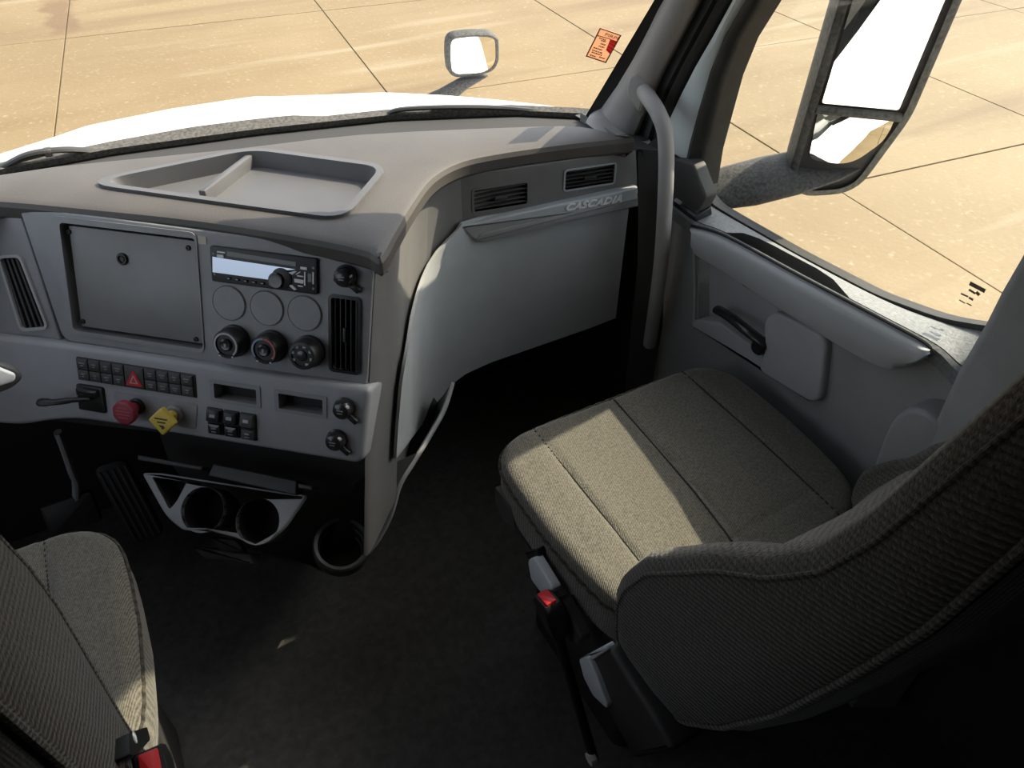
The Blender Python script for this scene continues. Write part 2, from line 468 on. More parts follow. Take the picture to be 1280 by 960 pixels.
# ---- windshield
GX = [(-0.8, 1.36), (-0.7, 1.43), (-0.45, 1.585), (-0.213, 1.652), (-0.013, 1.65), (0.264, 1.61), (0.548, 1.545), (0.796, 1.44), (0.93, 1.345), (0.96, 1.315)]
RAKE = 0.70
def wsp(x, z): return V((x, interp(GX, x) - RAKE * (z - 0.86), z))
win1 = empty('window_1', (0.1, 1.62, 0.82), 'raked curved windshield', None, None, 'structure')
xs = [lerp(-0.8, 0.945, i / 60) for i in range(61)]
grid('glass', [[wsp(x, z) for x in xs] for z in [0.80 + 0.058 * k for k in range(21)]], 'glass', win1)
def wsoff(x, z, o): return wsp(x, z) + V((0.12 * x, 0.75, 0.6)).normalized() * o
# black border printed on the glass
grid('glass_border', [[wsoff(x, z, -0.004) for x in xs] for z in (0.80, 0.83, 0.858)], 'black_matt', win1)
grid('glass_border', [[wsoff(x, z, -0.004) for x in (0.918, 0.945)] for z in [0.80 + 0.058 * k for k in range(21)]], 'black_matt', win1)
# cowl and black pillar moulding outside
HDROP = [(0, 0), (0.2, 0.005), (0.28, 0.018), (0.55, 0.055), (0.72, 0.092), (0.88, 0.133), (1.04, 0.178), (1.10, 0.22), (1.16, 0.36)]
def hz_(x, y):
    d = y - 2.1
    return 0.765 - 0.35 * d - 0.25 * d * d - interp(HDROP, abs(x - 0.15))
def hood_start(x): return (interp(GX, x) if -0.8 < x < 0.96 else 1.28) + 0.055
def cow_row(f): return [f(x) for x in xs]
cow = grid('trim_3', [cow_row(lambda x: wsoff(x, 0.83, 0.008)), cow_row(lambda x: wsoff(x, 0.848, 0.016)), cow_row(lambda x: wsoff(x, 0.842, 0.035)), cow_row(lambda x: V((x, hood_start(x) - 0.002, hz_(x, hood_start(x)) + 0.0005))), cow_row(lambda x: V((x, hood_start(x) + 0.006, hz_(x, hood_start(x)) - 0.06)))], 'cowl_dust', None)
tag(cow, 'dusty grey cowl strip below the windshield', None, None, 'structure')
# ---- passenger A-pillar
L0 = [(745, 145), (770, 110), (800, 60), (828, 0)]
L1 = [(791, 172), (816, 108), (837, 69), (872, 0)]
L2 = [(834.6, 154), (862, 96), (890, 48), (916, 0)]
L3 = [(857, 198), (882.5, 104), (900, 55), (932, 0)]
L4 = [(882.5, 198), (907.5, 100), (922, 58), (957, 0)]
def up_line(L, x, top=1.97, n=4, rk=0.60):
    pts = [P(a, b, 'x', x) for a, b in L]
    d = pts[-1] - pts[-2]; d = V((d.x, max(d.y, -0.62 * d.z) if True else d.y, d.z))
    d = V((0, -0.60, 1))
    for k in range(1, n + 1):
        z = lerp(pts[-1].z, top, k / n); pts.append(V((x - 0.02 * k / n, pts[-1].y - rk * (z - pts[-1].z), z)))
    return pts
def resample(pts, n):
    L = [0]
    for a, b in zip(pts, pts[1:]): L.append(L[-1] + (b - a).length)
    out = []
    for k in range(n):
        s = L[-1] * k / (n - 1)
        for i in range(len(pts) - 1):
            if s <= L[i + 1] + 1e-9:
                t = (s - L[i]) / max(L[i + 1] - L[i], 1e-9); out.append(pts[i].lerp(pts[i + 1], t)); break
    return out
NS = 18
l0 = up_line(L0, 0.93); l0 = [P(732, 153, 'z', 0.872)] + l0
l1 = up_line(L1, 0.955); l1 = [P(796, 189, 'x', 0.915)] + l1
l2 = up_line(L2, 0.985, rk=0.5); l2 = [V((0.985, 1.16, 0.70)), V((0.985, 1.158, 0.8))] + l2
l3 = [P(853, 222, 'x', 0.995)] + up_line(L3, 0.995, rk=0.46); l4 = [P(878, 234, 'x', 1.02)] + up_line(L4, 1.02, rk=0.42)
l0, l1, l2, l3, l4 = [resample(l, NS) for l in (l0, l1, l2, l3, l4)]
tr1 = empty('trim_1', l0[0], 'grey padded pillar beside the windshield on the passenger side', None, None, 'structure')
mid01 = [(a + b) / 2 + V((-0.012, -0.010, 0)) for a, b in zip(l0, l1)]
grid('pillar_cover', [[a.lerp(b, 0) + V((0.03, 0.03, 0)) for a, b in zip(l0, l1)], l0, [a.lerp(b, .3) + V((-0.010, -0.008, 0)) for a, b in zip(l0, l1)], [a.lerp(b, .7) + V((-0.010, -0.008, 0)) for a, b in zip(l0, l1)], l1, [p + V((0.05, 0.02, 0)) for p in l1]], 'trimgrey', tr1, sharp=60)
grid('door_seal', [[p + V((0.02, 0.01, 0)) for p in l1], [a.lerp(b, .35) + V((0.006, 0, 0)) for a, b in zip(l1, l2)], [a.lerp(b, .5) + V((0.016, 0, 0)) for a, b in zip(l1, l2)], [a.lerp(b, .62) + V((-0.004, 0, 0)) for a, b in zip(l1, l2)], [a.lerp(b, .82) + V((-0.004, 0, 0)) for a, b in zip(l1, l2)], [a.lerp(b, .92) + V((0.012, 0, 0)) for a, b in zip(l1, l2)], l2], 'rubber', tr1, sharp=60)
# white outer pillar skin in front of the door
om = [[wsoff(0.945, z, 0.006) for z in [0.80 + 0.058 * k for k in range(21)]]]
def fan(dx, dy): return [wsp(0.945, z) + V((dx, dy, 0)) for z in [0.80 + 0.058 * k for k in range(21)]]
grid('pillar_skin', [fan(0.004, 0.004), fan(0.03, 0.036), fan(0.06, 0.066), fan(0.11, 0.045), fan(0.125, -0.03)], 'white_paint', tr1, sharp=50)
grid('kick_panel', [[V((0.985, y, z)) for y, z in ((1.10, zz), (1.16, zz), (1.28, zz), (1.42, zz * 0.8), (1.6, zz * 0.7))] for zz in (0.0, 0.3, 0.6, 0.85)], 'black_matt', tr1)
grid('pillar_foot', [[P(797, 190, 'x', 0.93), P(836, 160, 'x', 0.985)], [P(798, 240, 'x', 0.93), P(838, 210, 'x', 0.985)], [P(797, 330, 'x', 0.93), P(833, 300, 'x', 0.985)], [P(790, 400, 'x', 0.93), P(828, 410, 'x', 0.985)], [V((0.93, 1.10, 0.0)), V((0.985, 1.08, 0.0))]], 'charcoal', tr1)

# ================================================================== dashboard
AL = R(41); TA = R(21)
N0 = V((-math.sin(AL), -math.cos(AL), 0))
E1 = V((math.cos(AL), -math.sin(AL), 0)); E2 = -_z * math.cos(TA) + N0 * math.sin(TA)
OC = CAM + ray(332, 337) * 1.22
DP = Fr(OC, E1, E2); 
if DP.n.dot(N0) < 0: DP.n = -DP.n
K = 2.56
def c1(x, y, d=0): return DP.uv(x / K, 230 + y / K, d)
dash = empty('dashboard', (0.3, 1.2, 0.5), 'grey truck dashboard with open storage tray, angled centre stack and glovebox', 'dashboard')
ZP = 0.90
front = [P(x, y, 'z', ZP) for x, y in ((0, 251), (120, 262), (250, 276), (400, 300), (460, 314))]
nose = [P(x, y, 'z', z) for x, y, z in ((477, 321, 0.9), (497, 296, 0.89), (520, 265, 0.88), (543, 240, 0.872), (575, 222, 0.87), (620, 211, 0.87), (700, 199, 0.87), (780, 190, 0.87), (795, 188, 0.87))]
pf = [V((-0.90, 1.36, ZP)), V((-0.6, 1.43, ZP)), V((-0.38, 1.47, ZP)), V((-0.27, 1.46, ZP))]
fs = spline(pf + front, 3) + spline([front[-1]] + nose, 5)[1:]
fs = [fs[0]] + [b for a, b in zip(fs, fs[1:]) if (b - a).length > 0.004]
rear = [P(x, y, 'z', ZP) for x, y in ((724, 155), (640, 156), (450, 165), (300, 182), (200, 192), (0, 215))]
rp = spline([P(797, 180, 'z', 0.88), P(775, 166, 'z', ZP)] + rear + [V((-0.45, 1.49, ZP)), V((-0.7, 1.36 + 0.03, ZP)), V((-0.88, 1.37, ZP))], 3)[1:]
loop = [(p.x, p.y) for p in fs + rp]
tp = [P(x, y, 'z', 0.905) for x, y in ((96, 228), (316, 183), (488, 206), (431, 274))]
tpl = [(p.x, p.y) for p in tp]
tray_r = [0.075, 0.055, 0.05, 0.05]
tray_out = rpoly(tpl, tray_r, 6)
def tray_in(d): return rpoly(offset(tpl, d), [max(q - d * 1.2, 0.012) for q in tray_r], 6)
bmp = bmesh.new()
PADF = XY
def dense(lp, n=8): return lp
rings = [(0.862, 0.022), (0.864, 0.004), (0.870, 0.0), (0.888, 0.0), (0.896, 0.004), (0.900, 0.014)]
prev = None
for d, ins in rings:
    lp = offset(loop, ins) if ins else loop
    vs = [bmp.verts.new((x, y, d)) for x, y in lp]
    if prev:
        for i in range(len(vs)):
            j = (i + 1) % len(vs); bmp.faces.new((prev[i], prev[j], vs[j], vs[i]))
    prev = vs
es = [bmp.edges.get((prev[i], prev[(i + 1) % len(prev)])) for i in range(len(prev))]
hl = [bmp.verts.new((x, y, 0.9)) for x, y in tray_out]
es += [bmp.edges.new((hl[i], hl[(i + 1) % len(hl)])) for i in range(len(hl))]
bmesh.ops.triangle_fill(bmp, use_beauty=True, edges=es, normal=(0, 0, 1))
obj('dash_pad', bmp, 'pad', dash, 25)
grid('glass_gap_filler', [[V((x, interp(GX, x) - 0.22, 0.868)) for x in xs], [wsp(x, 0.85) + V((0, 0.005, 0)) for x in xs]], 'black_matt', dash)  # filler added behind the pad to stop sun leaking onto the floor
grid('end_gap_filler', [[V((x, y, 0.858)) for x in (0.905, 0.94, 0.99)] for y in (1.19, 1.27, 1.37)], 'charcoal', dash)  # added filler between dash end and pillar, closing off the same sun leak
# storage tray sunk into the pad
tr = obj('storage_tray', ring_bm(XY, tray_out, tray_in(0.013), 0.892, 0.9055), 'tray', dash)
b = bmesh.new(); t1 = tray_in(0.013); t2 = tray_in(0.021)
A = [b.verts.new((x, y, 0.9055)) for x, y in t1]; B = [b.verts.new((x, y, 0.876)) for x, y in t2]
for i in range(len(A)):
    j = (i + 1) % len(A); b.faces.new((A[i], A[j], B[j], B[i]))
b.faces.new(B); obj('tray_floor', b, 'tray', tr, 30)
d0, d1 = P(252, 241, 'z', 0.895), P(318, 191, 'z', 0.895)
dv = (d1 - d0).normalized(); DV = Fr(((d0 + d1) / 2).to_tuple(), dv, V((dv.y, -dv.x, 0)), (0, 0, 1)); hlf = (d1 - d0).length / 2
box('tray_divider', DV, -hlf, hlf, -0.007, 0.007, -0.022, 0.004, 'tray', tr, 0.003)

# centre stack
up_out = [(-0.452, -0.056), (-0.40, 0.176), (0.176, 0.176), (0.186, -0.048)]
plate_hole = rrect(-0.374, -0.037, -0.121, 0.153, 0.008)
vent_hole = rrect(0.1145, 0.031, 0.160, 0.153, 0.006)
radio_hole = rrect(-0.094, -0.029, 0.091, 0.029, 0.003)
stack = plate('centre_stack', DP, rpoly(up_out, [0.004, 0.02, 0.004, 0.004]), -0.05, 0.0, 'fascia', dash, 0.003, [plate_hole, vent_hole, radio_hole])
# raised frame lip round the blank
obj('recess_frame', ring_bm(DP, rrect(-0.388, -0.047, -0.119, 0.160, 0.012, 5), rrect(-0.374, -0.037, -0.121, 0.153, 0.008, 5), -0.012, 0.0025), 'fascia', stack)
bp_ = plate('blank_plate', DP, rrect(-0.366, -0.031, -0.125, 0.147, 0.003), -0.018, -0.009, 'plate', dash, 0.001)
for x, y in ((220, 153), (602, 205), (265, 440), (627, 497)):
    u, v = c1(x, y, -0.008)
    o = lathe('screw', DP.at(u, v, -0.009), [(0.0045, 0), (0.0045, 0.002), (0.0035, 0.003), (0.002, 0.003), (0.0015, 0.0015), (0, 0.0015)], 'black', bp_, 16)
u, v = c1(392, 240, -0.008)
plug = lathe('plug', DP.at(u, v, -0.009), [(0.0105, 0), (0.0105, 0.0025), (0.009, 0.004), (0.0065, 0.004), (0.006, 0.001), (0.0045, 0.001), (0.004, 0.003), (0, 0.003)], 'black', bp_, 24)
box('small_label', DP, -0.1175, -0.103, -0.042, -0.029, 0, 0.001, 'beige_label', dash)
tag(dash.children[-1], 'small pale label beside the radio')

# radio
RA = DP.at(0, 0, 0)
radio = plate('radio', RA, rrect(-0.0945, -0.0295, 0.0925, 0.0295, 0.004), -0.02, 0.006, 'black', dash, 0.002)
radio['label'] = 'black single-slot car radio with silver display'
def rb(name, x0, y0, x1, y1, m, d=0.008, bev=0.0008):
    return box(name, RA, x0, x1, y0, y1, 0.004, d, m, radio, bev)
# crop of the radio face: 1280x720 picture of 160x90 px
def rc(x, y): return DP.uv(250 + x / 8, 290 + y / 8, 0.006)
disp = [rc(*q) for q in ((128, 245), (245, 265), (960, 372), (880, 380), (800, 365), (755, 390), (735, 430), (730, 480), (130, 400))]
plate('display', RA, disp, 0.004, 0.0072, 'radio_display', radio)
sl_ = [rc(*q) for q in ((270, 190), (960, 300), (960, 345), (270, 238))]
plate('disc_slot', RA, sl_, 0.004, 0.0068, 'black_gloss', radio)
kf = RA.at(*rc(770, 480)); lathe('volume_knob', kf, [(0.013, 0.004), (0.013, 0.011), (0.0115, 0.013), (0.004, 0.0125), (0, 0.0128)], 'black_gloss', radio, 28)
kb = RA.at(*rc(820, 465)); lathe('knob_surround', kb, [(0.0175, 0.004), (0.0175, 0.0075), (0.0165, 0.008), (0, 0.008)], 'black', radio, 28)
for k in range(6):
    x, y = rc(290 + 84 * k, 462 + 12.5 * k)
    rb('preset_button', x - 0.0042, y - 0.0022, x + 0.0042, y + 0.0022, 'black_gloss')
    x, y = rc(290 + 84 * k, 464 + 12.5 * k); rb('button_mark', x - 0.002, y - 0.0006, x + 0.002, y + 0.0006, 'glyph', 0.0083, 0)
for q in (((175, 222), (240, 228), (240, 258), (175, 250)), ((1008, 345), (1075, 355), (1075, 380), (1008, 370)), ((175, 190), (255, 200), (255, 213), (175, 203)),
          ((890, 405), (950, 388), (970, 395), (925, 425)), ((945, 465), (1040, 480), (1035, 515), (950, 500)), ((890, 530), (920, 525), (975, 575), (945, 578)),
          ((975, 430), (1035, 440), (1035, 450), (975, 442)), ((980, 530), (1035, 540), (1030, 550), (985, 542)), ((960, 420), (1000, 395), (1008, 400), (968, 425)), ((1046, 395), (1060, 397), (1058, 535), (1045, 533)), ((1128, 400), (1143, 402), (1143, 520), (1128, 518))):
    plate('radio_button', RA, [rc(*p) for p in q], 0.004, 0.0078, 'glyph_white', radio)
plate('eject_button', RA, [rc(*q) for q in ((1085, 410), (1122, 415), (1122, 500), (1085, 495))], 0.004, 0.0085, 'black_gloss', radio)
for q in ((133, 215), (147, 420), (1133, 360), (1133, 567)):
    lathe('release_hole', RA.at(*rc(*q)), [(0.0022, 0.004), (0.0022, 0.0065), (0, 0.0065)], 'black_gloss', radio, 12)

# round blanks
for u in (-0.068, 0.0, 0.067):
    lathe('gauge_blank', DP.at(u, 0.0645), [(0.0305, -0.001), (0.0305, 0.0009), (0.030, 0.0016), (0.0292, 0.0004), (0.0282, 0.0022), (0, 0.0022)], 'fascia', dash, 48, 20)
# climate knobs
for i, u in enumerate((-0.060, 0.008, 0.075)):
    kf = DP.at(u, 0.128)
    kn = lathe('climate_knob', kf, [(0.0275, 0), (0.0275, 0.008), (0.0255, 0.010), (0.0245, 0.028), (0.0225, 0.031), (0.018, 0.0315), (0.0175, 0.029), (0, 0.029)], 'black', dash, 40)
    kn['label'] = ('black rotary knob with a white ring', 'black rotary knob with a red and blue ring', 'black rotary knob with pale mode symbols')[i]
    if i < 2:
        for j, (a0, a1, m) in enumerate(([(130, 410, 'grey_ring')] if i == 0 else [(140, 270, 'blue_ring'), (272, 400, 'red_ring')])):
            b = bmesh.new(); n = 24; rows = []
            for k in range(n + 1):
                a = R(lerp(a0, a1, k / n)); rows.append([kf.w(r * math.cos(a), r * math.sin(a), d) for r, d in ((0.0182, 0.031), (0.0182, 0.0322), (0.0212, 0.0322), (0.0212, 0.031))])
            grid('ring_mark', rows, m, kn)
        lathe('knob_centre', kf, [(0.011, 0.028), (0.0105, 0.032), (0.008, 0.0335), (0, 0.0325)], 'black_gloss', kn, 24)
        box('ring_tick', kf, 0.010, 0.013, 0.0185, 0.0205, 0.03, 0.0322, 'glyph_white', kn)
        box('ring_tick', kf, -0.013, -0.010, 0.0185, 0.0205, 0.03, 0.0322, 'glyph_white', kn)
        box('centre_mark', kf, -0.002, 0.002, -0.003, 0.003, 0.032, 0.0338, 'glyph_dim', kn)
    else:
        for a in (150, 195, 240, 285, 330, 15, 60):
            a = R(a); box('mode_mark', kf.at(0.0165 * math.cos(a), 0.0165 * math.sin(a)), -0.0024, 0.0024, -0.0022, 0.0022, 0.028, 0.0304, 'glyph', kn)
        lathe('knob_centre', kf, [(0.0095, 0.028), (0.009, 0.031), (0.006, 0.032), (0, 0.0315)], 'black_gloss', kn, 24)
# sockets with flip caps
def socket(fr, parent, name='power_socket'):
    s = lathe(name, fr, [(0.0185, 0), (0.0185, 0.004), (0.0165, 0.006), (0.0165, 0.010), (0.0158, 0.0155), (0.013, 0.020), (0.007, 0.0222), (0, 0.0226)], 'black_gloss', parent, 32)
    f = fr.at(0.012, 0.014)
    box('cap_tab', Fr(f.o, (f.e1 + f.e2 * 0.75), (f.e2 - f.e1 * 0.75), f.n), -0.004, 0.014, -0.005, 0.005, 0.001, 0.009, 'black', s, 0.002)
    box('cap_hinge', fr, -0.021, -0.014, 0.004, 0.011, 0.0, 0.006, 'black', s, 0.002)
    box('cap_mark', fr, -0.006, 0.005, -0.003, -0.001, 0.018, 0.0229, 'glyph_dim', s)
    box('cap_mark', fr, -0.005, 0.004, 0.002, 0.0035, 0.018, 0.0228, 'glyph_dim', s)
    return s
socket(DP.at(*c1(1100, 298, 0.012)), dash)
# upright vent
def vent(fr, u0, u1, v0, v1, nl, vertical, fm, dark, parent, tab=True, depth=0.03, label=None, fw=0.005, proud=0.004):
    o = rrect(u0 - fw, v0 - fw, u1 + fw, v1 + fw, 0.008, 4); i = rrect(u0, v0, u1, v1, 0.004, 4)
    ve = obj('air_vent', ring_bm(fr, o, i, -0.01, proud), fm, parent)
    if label: ve['label'] = label
    b = bmesh.new()
    b = ring_bm(fr, i, i, -depth, -0.005, b)
    plate_bm(fr, i, -depth - 0.004, -depth, 0, (), 3, b); obj('vent_duct', b, 'black', ve)
    for k in range(nl):
        t = (k + 0.5) / nl
        if vertical: c = lerp(u0, u1, t); box('vent_vane', fr, c - 0.0012, c + 0.0012, v0, v1, -0.022, -0.002, dark, ve, 0.0008)
        else: c = lerp(v0, v1, t); box('vent_vane', fr, u0, u1, c - 0.0013, c + 0.0013, -0.022, -0.002, dark, ve, 0.0008)
    if tab:
        cu, cv = (u0 + u1) / 2, (v0 + v1) / 2
        if vertical: box('vent_tab', fr, cu - 0.003, cu + 0.002, cv - 0.012, cv + 0.012, -0.004, 0.003, dark, ve, 0.001)
        else: box('vent_tab', fr, cu - 0.012, cu + 0.014, cv - 0.002, cv + 0.004, -0.004, 0.003, dark, ve, 0.001)
    return ve
vent(DP, 0.1145, 0.160, 0.031, 0.153, 5, True, 'black_gloss', 'dark_plastic', dash, label='upright black vent beside the climate knobs')

# panel and slanted vent at the left edge
lh = [c1(x, y, -0.004) for x, y in ((5, 236), (66, 234), (152, 455), (75, 462))]
lh = rpoly(lh, 0.008, 3)
plate('cluster_panel', DP, [(-0.72, -0.07), (-0.72, 0.19), (-0.408, 0.178), (-0.457, -0.056)], -0.05, -0.004, 'fascia', dash, 0.004, [lh])
lo_ = offset(lh, -0.005)
ve = obj('air_vent', ring_bm(DP, lo_, lh, -0.01, 0.001), 'grey_ring', dash); ve['label'] = 'slanted vent with bright frame at the left edge'
b = bmesh.new(); ring_bm(DP, lh, lh, -0.04, -0.006, b); plate_bm(DP, lh, -0.044, -0.040, 0, (), 3, b); obj('vent_duct', b, 'black', ve)
for k in range(4):
    t = (k + 0.6) / 4.2
    q = [c1(*p, -0.01) for p in ((5 + 61 * t, 238), (5 + 61 * t + 7, 238), (75 + 77 * t + 7, 458), (75 + 77 * t, 458))]
    plate('vent_vane', DP, q, -0.025, -0.004, 'charcoal', ve)

# lower panel, standing proud
lowl = [(-0.72, 0.19), (-0.55, 0.181), (-0.40, 0.1765), (0.189, 0.1725), (0.178, 0.304), (0.165, 0.314), (-0.28, 0.316), (-0.376, 0.318), (-0.44, 0.332), (-0.50, 0.352), (-0.72, 0.37)]
OFF = 0.018
hs_l = [DP.uv(675 / K, 230 + 620 / K, OFF), DP.uv(838 / K, 230 + 715 / K, OFF)]
LPF = DP.at(0, 0, OFF)
key_h = rrect(-0.366, 0.2455, -0.311, 0.296, 0.006)
lowp = plate('lower_panel', DP, rpoly(lowl, [0, 0.05, 0.05, 0.012, 0.008, 0.008, 0.05, 0.05, 0.05, 0.05, 0]), -0.06, OFF, 'lower', dash, 0.009, [rrect(-0.102, 0.198, -0.008, 0.239, 0.003), rrect(0.0175, 0.199, 0.1125, 0.2385, 0.003), rrect(-0.361, 0.1945, -0.128, 0.2385, 0.002), key_h], 4)
for u0, u1, lab in ((-0.102, -0.008, 'left'), (0.0175, 0.1125, 'right')):
    pk = obj('blank_pocket', ring_bm(LPF, rrect(u0, 0.198, u1, 0.239, 0.003), rrect(u0 + 0.0075, 0.205, u1 - 0.0075, 0.2325, 0.002), -0.03, 0.0015), 'fascia', dash)
    box('pocket_back', LPF, u0 + 0.005, u1 - 0.005, 0.203, 0.235, -0.034, -0.026, 'black_matt', pk)
# switch strip of eight columns and two rows with the hazard key in the middle
sw = box('switch_strip', LPF, -0.3605, -0.1285, 0.195, 0.238, -0.02, 0.001, 'black', dash, 0.001)
for row in range(2):
    v0 = 0.1965 + row * 0.0205
    for k in range(8):
        u0 = -0.359 + (k * 0.0235 if k < 4 else 0.0395 + k * 0.0235)
        s = box('switch', LPF, u0, u0 + 0.0222, v0, v0 + 0.0195, 0.0, 0.0045, 'charcoal', sw, 0.0015)
        if True:
            cu = u0 + 0.011; w = random.uniform(0.003, 0.006)
            box('switch_mark', LPF, cu - w, cu + w, v0 + 0.007, v0 + 0.0085, 0.003, 0.0048, 'glyph_dim', s)
            box('switch_mark', LPF, cu - w * 0.6, cu + w * 0.6, v0 + 0.0115, v0 + 0.013, 0.003, 0.0048, 'glyph_dim', s)
hz = box('hazard_switch', LPF, -0.2645, -0.2275, 0.1965, 0.2365, 0.0, 0.0045, 'charcoal', sw, 0.0015)
tag(hz, 'hazard switch with a red triangle')
hzc = -0.246
plate('hazard_triangle', LPF, rpoly([(hzc, 0.2015), (hzc + 0.0165, 0.2315), (hzc - 0.0165, 0.2315)], 0.003), 0.003, 0.0058, 'red', hz)
obj('triangle_line', ring_bm(LPF, [(hzc, 0.2105), (hzc + 0.0085, 0.227), (hzc - 0.0085, 0.227)], [(hzc, 0.2145), (hzc + 0.0055, 0.2255), (hzc - 0.0055, 0.2255)], 0.004, 0.0061), 'glyph', hz)
# trailer brake lever housing
kb_ = box('lever_housing', LPF, -0.3655, -0.3115, 0.246, 0.2955, -0.02, 0.006, 'black', dash, 0.003)
box('lever_window', LPF, -0.360, -0.318, 0.249, 0.264, 0.0, 0.014, 'black_gloss', kb_, 0.003)
tubep = [LPF.w(-0.335, 0.268, 0.012), LPF.w(-0.355, 0.266, 0.03), LPF.w(-0.378, 0.268, 0.045), LPF.w(-0.405, 0.270, 0.05)]
tube('lever', spline(tubep, 5), [0.0055] * 6 + [0.007] * 6 + [0.009] * 3 + [0.007], 'black', kb_, 12, 0.7)
# recess plate behind the air brake knobs
plate('brake_knob_plate', LPF, rpoly([(-0.293, 0.250), (-0.128, 0.250), (-0.135, 0.299), (-0.293, 0.299)], 0.006), -0.01, 0.0012, 'fascia', dash, 0.001)
rk = empty('red_brake_knob', LPF.w(-0.247, 0.270), None); rk.parent = dash; rk.location = LPF.w(-0.247, 0.270) - V(dash.location)
rk['label'] = 'dark red octagonal air brake knob'
cu, cv = -0.247, 0.271
lathe('knob_collar', LPF.at(cu, cv), [(0.015, 0), (0.015, 0.006), (0.013, 0.008), (0, 0.008)], 'black', rk, 28)
lathe('knob_stem', LPF.at(cu, cv), [(0.009, 0.004), (0.009, 0.030), (0, 0.030)], 'red_knob', rk, 24)
oc = [(cu + 0.0225 * math.cos(R(22.5 + 45 * k)), cv + 0.0225 * math.sin(R(22.5 + 45 * k))) for k in range(8)]
plate('knob_head', LPF, rpoly(oc, 0.003, 2), 0.028, 0.040, 'red_knob', rk, 0.003)
for vv, w in ((-0.010, 0.010), (-0.004, 0.014), (0.002, 0.013), (0.008, 0.010)):
    box('knob_lettering', LPF, cu - w, cu + w, cv + vv - 0.0012, cv + vv + 0.0012, 0.038, 0.0405, 'red_ring', rk)
yk = empty('yellow_brake_knob', (0, 0, 0)); yk.parent = dash; yk.location = LPF.w(-0.173, 0.274) - V(dash.location)
yk['label'] = 'yellow diamond parking brake knob'
cu, cv = -0.173, 0.2745
lathe('knob_collar', LPF.at(cu, cv), [(0.0165, 0), (0.0165, 0.006), (0.014, 0.009), (0, 0.009)], 'fascia', yk, 28)
lathe('knob_stem', LPF.at(cu, cv), [(0.0095, 0.004), (0.0105, 0.032), (0, 0.032)], 'yellow', yk, 24)
plate('knob_head', LPF, rpoly([(cu, cv - 0.026), (cu + 0.026, cv), (cu, cv + 0.026), (cu - 0.026, cv)], 0.004, 3), 0.030, 0.041, 'yellow', yk, 0.003)
for vv, w in ((-0.006, 0.012), (0.0005, 0.008)):
    box('knob_lettering', LPF, cu - w, cu + w, cv + vv - 0.0013, cv + vv + 0.0013, 0.039, 0.0414, 'knob_text', yk)
plate('knob_lettering', LPF, [(cu - 0.006, cv + 0.006), (cu + 0.004, cv + 0.006), (cu + 0.006, cv + 0.010), (cu + 0.001, cv + 0.014), (cu - 0.001, cv + 0.010)], 0.039, 0.0414, 'knob_text', yk)
# rocker switches
for k in range(3):
    u0 = -0.110 + k * 0.0315
    r_ = box('rocker_switch', LPF, u0, u0 + 0.0295, 0.251, 0.301, -0.004, 0.004, 'black', dash, 0.002)
    m2 = 'black_gloss' if k < 2 else 'charcoal'
    RK = LPF.at(u0 + 0.0148, 0.2665); RKf = Fr(RK.o, RK.e1, RK.e2 + RK.n * 0.25)
    if RKf.n.dot(RK.n) < 0: RKf.n = -RKf.n
    a = box('rocker_half', RKf, -0.0125, 0.0125, -0.0125, 0.0095, 0.0, 0.012, m2, r_, 0.003)
    c = box('rocker_half', LPF, u0 + 0.0025, u0 + 0.027, 0.279, 0.298, 0.0, 0.009, m2, r_, 0.003)
    box('rocker_mark', RKf, -0.005, 0.005, -0.004, 0.0015, 0.01, 0.0125, 'glyph' if k == 2 else 'glyph_dim', a)
    box('rocker_mark', LPF, u0 + 0.010, u0 + 0.019, 0.286, 0.2885, 0.008, 0.0095, 'glyph' if k == 2 else 'glyph_dim', c)
    box('rocker_mark', LPF, u0 + 0.010, u0 + 0.019, 0.2925, 0.294, 0.008, 0.0095, 'glyph_dim', c)
for x, y in ((1097, 722), (1073, 823)):
    socket(LPF.at(*LPF.uv(x / K, 230 + y / K, 0.010)), dash)

# flank, glovebox wall
def DPw(u, v, d=0): return DP.w(u, v, d)
edge_u = [(-0.048, 0.187), (0.176, 0.178), (0.31, 0.172), (0.42, 0.172)]
def plan_curve(z):
    """section of the dash body at height z, from the stack's right edge to the door end"""
    v = (OC.z - z) / 0.934
    e = DP.w(interp(edge_u, v), v, -0.004)
    t = min(max((0.88 - z) / 0.55, 0), 1)
    return [e, e + V((0.022, 0.012, 0)), V((lerp(0.345, 0.285, t), lerp(1.02, 0.985, t), z)), V((lerp(0.385, 0.32, t), lerp(1.082, 1.05, t), z)), V((lerp(0.44, 0.375, t), lerp(1.155, 1.13, t), z)),
            V((lerp(0.51, 0.45, t), lerp(1.198, 1.19, t), z)), V((0.61, lerp(1.206, 1.208, t), z)), V((0.75, lerp(1.182, 1.186, t), z)), V((0.905, lerp(1.155, 1.16, t), z))]
zs = [0.872, 0.83, 0.79, 0.73, 0.66, 0.6, 0.54, 0.48, 0.42, 0.36]
rows = [spline(plan_curve(z), 4) for z in zs]
NPC = len(rows[0])
grid('dash_body', [r[:19] for r in rows], 'fascia_dark', dash, sharp=50)
grid('glovebox_frame', [r[18:] + [V((0.905, 1.35, r[0].z))] for r in rows[:6]], 'fascia_dark', dash, sharp=50)
